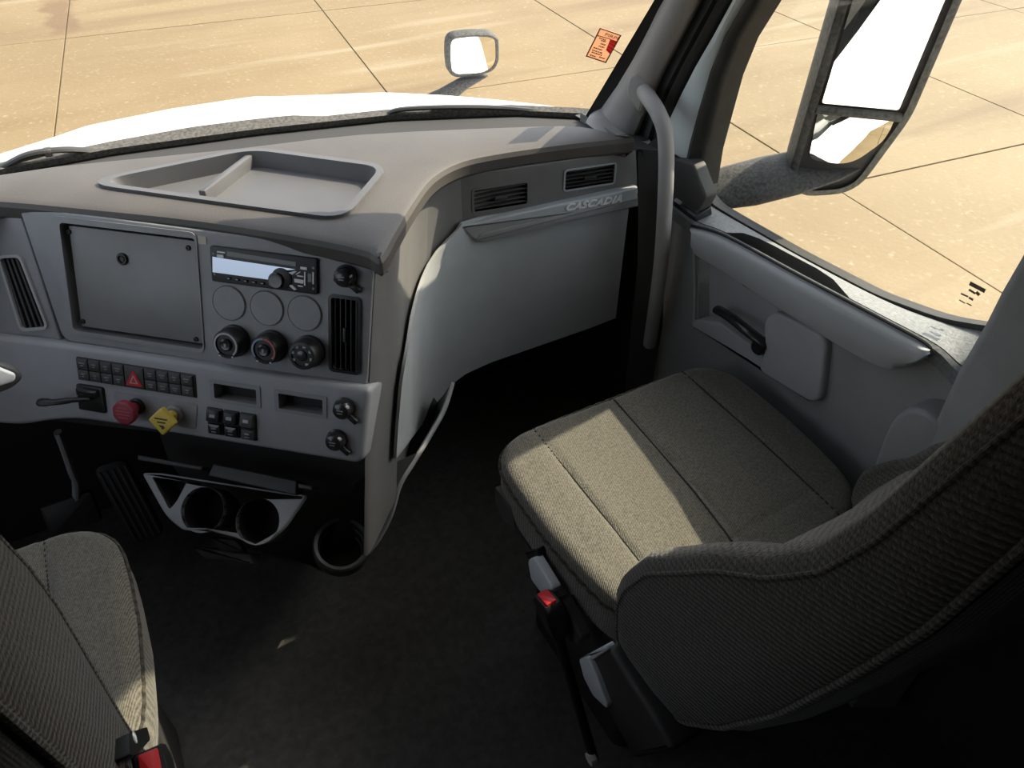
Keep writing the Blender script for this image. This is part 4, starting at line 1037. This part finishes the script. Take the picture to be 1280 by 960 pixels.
def seat_back(parent, sx, flip, sy, sz, FT=None, RT=None, far=0.0):
    FT = FT or [(0.44, 0.44), (0.49, 0.462), (0.573, 0.474), (0.62, 0.466), (0.70, 0.432), (0.76, 0.386), (0.827, 0.336), (0.89, 0.276), (0.956, 0.232), (1.033, 0.203), (1.15, 0.173), (1.236, 0.152), (1.33, 0.135), (1.40, 0.10)]
    RT = RT or [(0.44, 0.335), (0.482, 0.300), (0.592, 0.233), (0.723, 0.181), (0.86, 0.143), (0.993, 0.111), (1.114, 0.093), (1.236, 0.078), (1.33, 0.068), (1.40, 0.07)]
    rows = []; zs = [0.44 + 0.96 * k / 56 for k in range(57)]
    side_line = []; front_line = []
    for z in zs:
        f = interp(FT, z); r = interp(RT, z); t = (z - 0.44) / 0.96
        W = 0.275 * (1 if z < 1.1 else 1 - 0.10 * ((z - 1.1) / 0.3) ** 2)
        if z < 0.52: W *= 1 - 0.10 * ((0.52 - z) / 0.08) ** 2
        bw = 0.06; rec = min(0.075, (f - r) * 0.5)
        half = [(0.0, f - rec), (0.10, f - rec + 0.002), (0.16, f - rec + 0.012), (W - bw - 0.015, f - 0.035), (W - bw, f - 0.012), (W - 0.035, f), (W - 0.014, f - 0.007), (W - 0.002, f - 0.028), (W, f - 0.05 if f - r > .09 else (f + r) / 2), (W - 0.001, lerp(r, f, 0.35)), (W - 0.006, r + 0.012), (W - 0.022, r), (W - 0.06, r - 0.012), (0.12, r - 0.018), (0.0, r - 0.02)]
        fk = far * min(max((z - 0.55) / 0.1, 0), 1)
        loop_ = [(a, b_ - (fk if 3 <= i_ <= 8 else 0)) for i_, (a, b_) in enumerate(half)] + [(-a, b_) for a, b_ in half[-2:0:-1]]
        rows.append([V((sx + a * flip, sy + b_, sz + z)) for a, b_ in loop_])
        side_line.append(V((sx - W * flip * 0.99 - 0.0 , sy + r + 0.006, sz + z))); front_line.append((W, f, z))
    c = grid('backrest', rows, 'fab_back', parent, True, True, sharp=70)
    for s in (-1, 1):
        pts = [V((sx + s * (W - 0.010), sy + r_ + 0.006, sz + z)) for z, W, r_ in [(z, (0.275 if z < 1.1 else 0.275 * (1 - 0.10 * ((z - 1.1) / 0.3) ** 2)) * (1 if z >= 0.52 else 1 - 0.10 * ((0.52 - z) / 0.08) ** 2), interp(RT, z)) for z in zs]]
        tube('piping', pts, 0.0045, 'fab_back', c, 8)
        if far and s > 0: continue
        pts = [V((sx + s * (W - 0.003), sy + f_ - 0.026, sz + z)) for W, f_, z in front_line[2:]]
        tube('piping', pts, 0.0028, 'fab_back', c, 8)
    # dark shell behind
    shell = []
    for z in zs[1:-2]:
        r = interp(RT, z); W = 0.262 * (1 if z < 1.1 else 1 - 0.10 * ((z - 1.1) / 0.3) ** 2)
        if z < 0.52: W *= 0.92
        shell.append([V((sx + a * flip, sy + b_, sz + z)) for a, b_ in ((-W, r + 0.004), (-W + 0.02, r - 0.012), (-0.12, r - 0.03), (0, r - 0.034), (0.12, r - 0.03), (W - 0.02, r - 0.012), (W, r + 0.004))])
    grid('back_shell', shell, 'fab_shell', parent, sharp=60)
    # headrest
    hr = []
    for z, wd, dp in ((1.38, 0.08, 0.02), (1.40, 0.12, 0.04), (1.46, 0.135, 0.05), (1.54, 0.13, 0.05), (1.58, 0.10, 0.035), (1.59, 0.05, 0.015)):
        hr.append([V((sx + wd * math.cos(2 * math.pi * k / 24), sy + interp(RT, 1.38) + 0.015 - 0.03 * (z - 1.38) + dp * math.sin(2 * math.pi * k / 24), sz + z)) for k in range(24)])
    grid('headrest', hr, 'fab_back', parent, True, True, sharp=70)
    return c
def seat_base(parent, sx, sy, sz, side):
    b = bmesh.new(); f = XY
    plate_bm(f, rrect(sx - 0.24, sy - 0.20, sx + 0.24, sy + 0.19, 0.03), sz - 0.19, sz - 0.11, 0.01, (), 3, b); obj('seat_pan', b, 'dark_plastic', parent)
    b = bmesh.new(); plate_bm(f, rrect(sx - 0.20, sy - 0.19, sx + 0.20, sy + 0.15, 0.03), 0.0, sz - 0.185, 0, (), 3, b); obj('pedestal', b, 'black_matt', parent)
ps = empty('passenger_seat', (0.68, 0.6, 0), 'grey fabric passenger seat with sunlit cushion beside the door', 'seat', 'cab seats')
seat_cushion(ps, 0.682, 0.645, 0.525)
seat_back(ps, 0.685, 1, 0, 0, far=0.045)
seat_base(ps, 0.682, 0.645, 0.525, -1)
# levers, side bracket on the aisle side
S4 = DX(0.395)
def s4(*L): return [S4.uv(x, y) for x, y in L]
plate('seat_lever', S4, rpoly(s4((664, 698), (672, 694), (697, 735), (692, 741), (684, 743), (668, 722)), 0.01), -0.008, 0.008, 'lever_grey', ps, 0.004)
ps.children[-1]['label'] = 'pale grey tilt lever on the seat side'
plate('lever_socket', S4, rpoly(s4((655, 692), (670, 686), (673, 695), (662, 702)), 0.004), -0.03, 0.0, 'black', ps, 0.003)
plate('seat_lever', S4, rpoly(s4((727, 822), (738, 818), (750, 845), (763, 880), (762, 884), (745, 868), (733, 845)), 0.006), -0.01, 0.006, 'lever_grey', ps, 0.003)
ps.children[-1]['label'] = 'long pale recliner lever'
plate('side_shield', DX(0.41), rpoly([DX(0.41).uv(x, y) for x, y in ((738, 817), (768, 803), (785, 830), (830, 900), (850, 935), (800, 945), (765, 880), (750, 840))], 0.01), -0.04, 0.012, 'dark_plastic', ps, 0.010, (), 4)
plate('shield_cap', DX(0.41), rpoly([DX(0.41).uv(x, y) for x, y in ((740, 815), (766, 801), (770, 808), (748, 822))], 0.004), 0.0, 0.016, 'lever_grey', ps, 0.003)
plate('side_rail', DX(0.405), rpoly([DX(0.405).uv(x, y) for x, y in ((700, 745), (708, 748), (732, 795), (728, 803), (716, 800))], 0.006), -0.01, 0.008, 'charcoal', ps, 0.003)
plate('pan_bracket', DX(0.42), rpoly([DX(0.42).uv(x, y) for x, y in ((624, 606), (645, 630), (650, 660), (634, 648), (624, 625))], 0.006), -0.02, 0.01, 'charcoal', ps, 0.003)
# belt buckle
def buckle(name, top, low, label, w=0.026, redm='red_buckle'):
    e = empty(name, low, label, 'buckle', 'seat belt buckles')
    ax = (V(low) - V(top)).normalized(); side = V((0, 1, 0)); side = (side - ax * side.dot(ax)).normalized(); nn = ax.cross(side); nn = nn if nn.x < 0 else -nn
    f = Fr(top, side, ax, nn); L = min((V(low) - V(top)).length, 0.075)
    bm = bmesh.new(); rows = []
    for s, ww, t in ((0.0, w * 0.80, 0.010), (0.006, w * 0.95, 0.0125), (L * 0.5, w * 0.92, 0.0125), (L * 0.9, w * 0.72, 0.010), (L, w * 0.62, 0.007)):
        rows.append([f.w(a, s, b_) for a, b_ in ((-ww, -t), (-ww * .9, -t * 1.3), (ww * .9, -t * 1.3), (ww, -t), (ww, t), (ww * .9, t * 1.3), (-ww * .9, t * 1.3), (-ww, t))])
    grid('buckle_body', rows, 'black', e, True, True, sharp=40)
    FT_ = Fr(top, side, nn, -ax)
    box('release_button', FT_, -w * 0.72, w * 0.72, -0.0095, 0.0095, -0.004, 0.004, redm, e, 0.002)
    st = [f.w(0, L * 0.95), f.w(0, L * 0.95 + 0.05), V(low)]
    tube('buckle_stalk', st, 0.009, 'black', e, 10)
    return e
bt = P(684, 748, 'x', 0.372)
buckle('seat_belt_buckle', bt, V((0.40, 0.43, 0.12)), 'black buckle with red button beside the passenger seat', 0.024)
lathe('bolt', Fr(V((0.40, 0.43, 0.13)), (0, 1, 0), (0, 0, 1), (-1, 0, 0)), [(0.012, 0), (0.012, 0.012), (0, 0.012)], 'silver', [o for o in COL.objects if o.name.startswith('seat_belt_buckle')][0], 8)

ds = empty('driver_seat', (-0.47, 0.75, 0), 'dark fabric driver seat cut off by the lower left corner', 'seat', 'cab seats')
DXs, DYs, DZs = -0.462, 0.14, 0.03
seat_cushion(ds, DXs, 0.645 + DYs - 0.015, 0.525 + DZs, -1)
seat_back(ds, DXs, -1, 0, 0, [(0.44, 0.50), (0.573, 0.545), (0.69, 0.55), (0.79, 0.57), (0.87, 0.585), (0.93, 0.585), (1.0, 0.57), (1.1, 0.53), (1.25, 0.46), (1.4, 0.38)], [(0.44, 0.42), (0.6, 0.40), (0.8, 0.40), (1.0, 0.38), (1.2, 0.34), (1.4, 0.28)])
seat_base(ds, DXs, 0.645 + DYs, 0.525 + DZs, 1)
bt2 = P(189, 963, 'x', -0.165)
buckle('seat_belt_buckle', bt2, V((-0.20, 0.50, 0.15)), 'red-topped buckle beside the driver seat at the lower border', 0.026)
db = DX(-0.185)
pb = plate('belt_bracket', db, rpoly([db.uv(x, y) for x, y in ((148, 922), (172, 914), (176, 930), (162, 945), (148, 950))], 0.004), -0.01, 0.006, 'black', ds, 0.003)
lathe('bracket_bolt', Fr(P(164, 924, 'x', -0.178), (0, 1, 0), (0, 0, 1), (1, 0, 0)), [(0.006, -0.002), (0.006, 0.004), (0, 0.005)], 'silver', pb, 10)

# ================================================================== outside the cab
rows = []
HX = [0.15 + 1.16 * (i - 34) / 34 for i in range(69)]
for j in range(40):
    t = j / 39
    rows.append([V((x, lerp(hood_start(x), 3.3, t), hz_(x, lerp(hood_start(x), 3.3, t)))) for x in HX])
rows.append([V((p.x, p.y + 0.05, -0.4)) for p in rows[-1]])
hb_ = grid_bm(rows)
for i in (0, -1):
    side = [r[i] for r in rows[:-1]]
    grid_bm([side, [V((p.x, p.y, -0.4)) for p in side]], hb_)
ho_ = obj('truck_hood', hb_, 'white_paint', None, 60)
tag(ho_, 'white truck hood beyond the windshield', 'hood')

def wiper(name, path, label):
    e = empty(name, path[0], label, 'wiper', 'windshield wipers')
    tube('wiper_arm', spline(path, 6), 0.009, 'dark_plastic', e, 8, 0.6)
    return e
def ws_px(x, y, off=0.03):
    lo, hi = 0.3, 4.0; r = ray(x, y)
    for _ in range(60):
        m_ = (lo + hi) / 2; q_ = CAM + r * m_
        if q_.y < interp(GX, min(max(q_.x, -0.8), 0.96)) - RAKE * (q_.z - 0.86) + off: lo = m_
        else: hi = m_
    return CAM + r * lo
w1 = wiper('windshield_wiper', [ws_px(-30, 222), ws_px(0, 210), ws_px(30, 195), ws_px(58, 189), ws_px(90, 187), ws_px(130, 190)], 'thin dark wiper arm resting on the hood side of the left glass')
tube('wiper_strut', [ws_px(-10, 216), ws_px(25, 200), ws_px(60, 191)], 0.005, 'cowl_dust', w1, 6)
box('wiper_clip', Fr(ws_px(60, 190), (1, 0, 0), (0, 0, -1), (0, -1, 0)), -0.007, 0.007, -0.007, 0.007, -0.008, 0.010, 'cowl_dust', w1, 0.002)
w2 = wiper('windshield_wiper', [ws_px(484, 144), ws_px(500, 137), ws_px(560, 134), ws_px(630, 135), ws_px(690, 141)], 'dusty wiper lying along the right base of the windshield')
tube('wiper_blade', spline([ws_px(540, 136.5), ws_px(600, 137), ws_px(660, 141), ws_px(715, 146)], 5), 0.007, 'cowl_dust', w2, 8)

# sticker on the windshield
ct = ws_px(755, 57, -0.012)
su = (ws_px(775, 62, -0.012) - ct).normalized(); sv_ = (ws_px(748, 72, -0.012) - ct)
sn = su.cross(sv_).normalized(); sn = sn if sn.y < 0 else -sn
# frame laid on the glass surface
wn_ = V((0.0, 0.0, 0.0))
pA, pB, pC = ws_px(745, 50, -0.012), ws_px(770, 50, -0.012), ws_px(757, 70, -0.012)
sn = (pB - pA).cross(pC - pA).normalized(); sn = sn if sn.y < 0 else -sn
s1 = (ws_px(775, 45, -0.012) - ws_px(750, 36, -0.012)); s1 = (s1 - sn * s1.dot(sn)).normalized()
s2 = sn.cross(s1).normalized(); s2 = s2 if s2.z < 0 else -s2
SF = Fr(ct, s1, s2, sn)
def sk_(x, y): return SF.uv(720 + x * 80 / 1097, 20 + y * 70 / 960)
sq = [(412, 198), (782, 325), (515, 805), (165, 688)]
stick = plate('windshield_sticker', SF, rpoly([sk_(*q_) for q_ in sq], 0.002), -0.0008, 0.0, 'stick_paper', None)
tag(stick, 'small red and orange service sticker on the windshield', 'sticker')
lp0 = [sk_(*q_) for q_ in sq]
obj('sticker_border', ring_bm(SF, lp0, offset(lp0, 0.0025), 0.0, 0.0006), 'stick_line', stick)
plate('red_block', SF, [sk_(*q_) for q_ in ((590, 395), (715, 435), (590, 655), (515, 580))], 0, 0.0005, 'stick_red', stick)
for k in range(3):
    t = (k + 1) / 4
    a = (lerp(590, 515, t), lerp(395, 580, t)); c = (lerp(715, 590, t), lerp(435, 655, t))
    plate('block_line', SF, [sk_(a[0], a[1] - 8), sk_(c[0], c[1] - 8), sk_(c[0], c[1] + 6), sk_(a[0], a[1] + 6)], 0, 0.0008, 'stick_paper', stick)
plate('header_line', SF, [sk_(*q_) for q_ in ((365, 325), (590, 390), (588, 400), (360, 336))], 0, 0.0006, 'stick_line', stick)
ta = sk_(480, 330); tb = sk_(700, 400)
text('sticker_lettering', 'PIRPI', SF, ta[0], ta[1], 0.011, 0.0006, 0.0002, 'stick_line', stick, 0.0, 'LEFT', 1.0, (V(tb) - V(ta)).length)
for k, (x, y, L_) in enumerate(((400, 375, 140), (430, 415, 100), (420, 470, 110), (390, 510, 120), (300, 535, 190), (280, 580, 220), (270, 615, 230), (240, 665, 130), (400, 700, 120))):
    a = V(sk_(x, y)); dvec = (V(sk_(x + 100, y + 34)) - V(sk_(x, y))).normalized(); l_ = L_ * 80 / 1097 * 0.0013
    nn = V((-dvec.y, dvec.x)) * 0.0016
    px_ = 0.0
    while px_ < l_:
        w_ = random.uniform(0.0015, 0.004); p0_ = a + dvec * px_; p1_ = a + dvec * min(px_ + w_, l_)
        plate('sticker_print', SF, [tuple(p0_ + nn), tuple(p1_ + nn * random.uniform(.3, 1)), tuple(p1_ - nn), tuple(p0_ - nn * random.uniform(.3, 1))], 0, 0.0006, 'stick_line', stick)
        px_ += w_ + random.uniform(0.0006, 0.0014)

# ---- door mirror
mir = empty('side_mirror', V((1.12, 1.15, 0.78)), 'large black truck side mirror outside the passenger window', 'mirror')
phi = R(35)
M1 = V((math.cos(phi), -math.sin(phi), 0)); MN = V((-math.sin(phi), -math.cos(phi), 0))
mo = P(1026.5, 127, 'x', 1.23)
MT = R(-9)
MF = Fr(mo, M1, V((0, 0, -1)) * math.cos(MT) + MN * math.sin(MT), MN * math.cos(MT) + V((0, 0, 1)) * math.sin(MT))
def mu(x, y, d=0): return MF.uv(x, y, d)
ml = [mu(1026.5, 127), mu(1121.5, 138.6), mu(1195, -30), mu(1080, -30)]
wg = ml[1][0]
zt_ = -0.44
hl_ = rpoly([(-0.022, 0.175), (-0.030, -0.50), (wg + 0.03, -0.50), (wg + 0.028, 0.02), (wg - 0.02, 0.20), (0.02, 0.215)], [0.04, 0.05, 0.05, 0.03, 0.05, 0.03], 6)
b = bmesh.new(); rws = []
for d, ins, sh in ((0.012, 0.016, 0), (0.012, 0.006, 0), (0.008, 0.0, 0), (-0.03, -0.002, 0), (-0.075, 0.006, 0), (-0.10, 0.03, 0), (-0.11, 0.055, 0)):
    rws.append([MF.w(u, v, d) for u, v in offset(hl_, ins)])
shl = grid_bm(rws, None, True); shl.faces.new([v for v in list(shl.verts)[-len(hl_):]])
obj('mirror_housing', shl, 'mirror_shell', mir, 40)
gl1 = rpoly([(0.0, 0.0), (wg, 0.008), (wg + 0.004, zt_ - 0.03), (-0.008, zt_ - 0.03)], [0.006, 0.006, 0.03, 0.03], 5)
plate('mirror_glass', MF, gl1, 0.0, 0.006, 'mirror_glass', mir)
plate('housing_back', MF, offset(hl_, 0.01), -0.004, 0.0, 'black_matt', mir)
tube('glass_divider', [MF.w(-0.008, 0.012, 0.008), MF.w(wg + 0.008, 0.022, 0.008)], 0.009, 'mirror_shell', mir, 8)
lowg = rpoly([mu(1022, 139), mu(1118, 147), mu(1106, 172), mu(1062, 203), mu(1010, 198)], [0.004, 0.004, 0.03, 0.03, 0.02], 5)
cuv = (sum(q_[0] for q_ in lowg) / len(lowg), sum(q_[1] for q_ in lowg) / len(lowg))
rws = []
for k in range(9):
    s = 1 - k / 8 * 0.98
    rws.append([MF.w(cuv[0] + (u - cuv[0]) * s, cuv[1] + (v - cuv[1]) * s, 0.012 - ((u - cuv[0]) ** 2 + (v - cuv[1]) ** 2) * s * s / (2 * 0.45)) for u, v in lowg])
cg = grid_bm(rws, None, True); cg.faces.new([v for v in list(cg.verts)[-len(lowg):]])
o_ = obj('convex_glass', cg, 'mirror_glass', mir, 0); 
# bracket back to the door
ar = []
for px0, px1, X in (((868, 222), (905, 262), 1.08), ((905, 208), (945, 257), 1.13), ((950, 196), (1000, 243), 1.20), ((990, 188), (1050, 226), 1.30), ((1010, 194), (1090, 205), 1.37)):
    a = P(*px0, 'x', X); c = P(*px1, 'x', X)
    md = (a + c) / 2; v_ = (c - a) / 2; th_ = (md - CAM).normalized() * 0.028
    ar.append([md + v_ * math.cos(2 * math.pi * k / 16) + th_ * math.sin(2 * math.pi * k / 16) for k in range(16)])
grid('mirror_arm', ar, 'arm_dusty', mir, True, True, sharp=60)

# ---- fender mirror
YF = 2.35
fmr = empty('fender_mirror', P(550, 124, 'y', YF), 'small square hood mirror on a dusty arm beyond the windshield', 'mirror')
fo_ = P(591, 69, 'y', YF)
fn = V((-0.13, -0.98, -0.13)).normalized()
fe1 = V((0, 0, 1)).cross(fn).normalized(); fe1 = fe1 if fe1.x > 0 else -fe1
fe2 = fn.cross(fe1); fe2 = fe2 if fe2.z < 0 else -fe2
FM = Fr(fo_, fe1, fe2, fn)
fl_ = [FM.uv(540 + x * 100 / 960, 30 + y * 100 / 960) for x, y in ((185, 140), (430, 105), (700, 105), (800, 160), (805, 440), (740, 560), (600, 610), (280, 640), (200, 590), (175, 400))]
fl_ = rpoly(fl_, [0.03, 0.03, 0.03, 0.02, 0.02, 0.02, 0.03, 0.02, 0.02, 0.03], 4)
rws = [[FM.w(u, v, d) for u, v in offset(fl_, i_)] for d, i_ in ((0.004, 0.012), (0.006, 0.005), (0.0, 0.0), (-0.03, 0.0), (-0.06, 0.02), (-0.07, 0.05))]
sg_ = grid_bm(rws, None, True); sg_.faces.new([v for v in list(sg_.verts)[-len(fl_):]]); obj('mirror_housing', sg_, 'mirror_shell', fmr, 40)
inn_ = offset(fl_, 0.011); cuv = (sum(q_[0] for q_ in inn_) / len(inn_), sum(q_[1] for q_ in inn_) / len(inn_)); rws = []
for k in range(9):
    s = 1 - k / 8 * 0.98
    rws.append([FM.w(cuv[0] + (u - cuv[0]) * s, cuv[1] + (v - cuv[1]) * s, 0.008 - ((u - cuv[0]) ** 2 + (v - cuv[1]) ** 2) * s * s / (2 * 0.6)) for u, v in inn_])
cg = grid_bm(rws, None, True); cg.faces.new([v for v in list(cg.verts)[-len(inn_):]]); obj('mirror_glass', cg, 'mirror_glass', fmr, 0)
ar = []
for a_, b__, yy in (((575, 98), (610, 94), YF + 0.02), ((548, 113), (585, 109), YF), ((525, 122), (566, 126), YF), ((500, 140), (545, 146), YF)):
    a = P(*a_, 'y', yy); c = P(*b__, 'y', yy); md = (a + c) / 2; v_ = (c - a) / 2
    ar.append([md + v_ * math.cos(2 * math.pi * k / 12) + V((0, 0.025, 0.0)) * math.sin(2 * math.pi * k / 12) for k in range(12)])
grid('mirror_arm', ar, 'arm_dusty', fmr, True, True, sharp=60)

# ---- sun visors folded down inside the windshield, above the picture
for x0, x1, lab in ((0.16, 0.93, 'grey sun visor folded down on the passenger side'), (-0.72, 0.04, 'grey sun visor folded down on the driver side')):
    vo = empty('sun_visor', wsp((x0 + x1) / 2, 1.75) + V((0, -0.05, 0)), lab, 'visor', 'sun visors')
    lo_z = 1.31
    grid('visor_panel', [[wsoff(lerp(x0, x1, i / 10), z, -0.035) for i in range(11)] for z in (lo_z, 1.45, 1.6, 1.75, 1.85)], 'headliner', vo, thick=0.015)
    tube('visor_rod', [wsoff(x0, 1.75, -0.03), wsoff(x1, 1.75, -0.03)], 0.006, 'black', vo, 8)
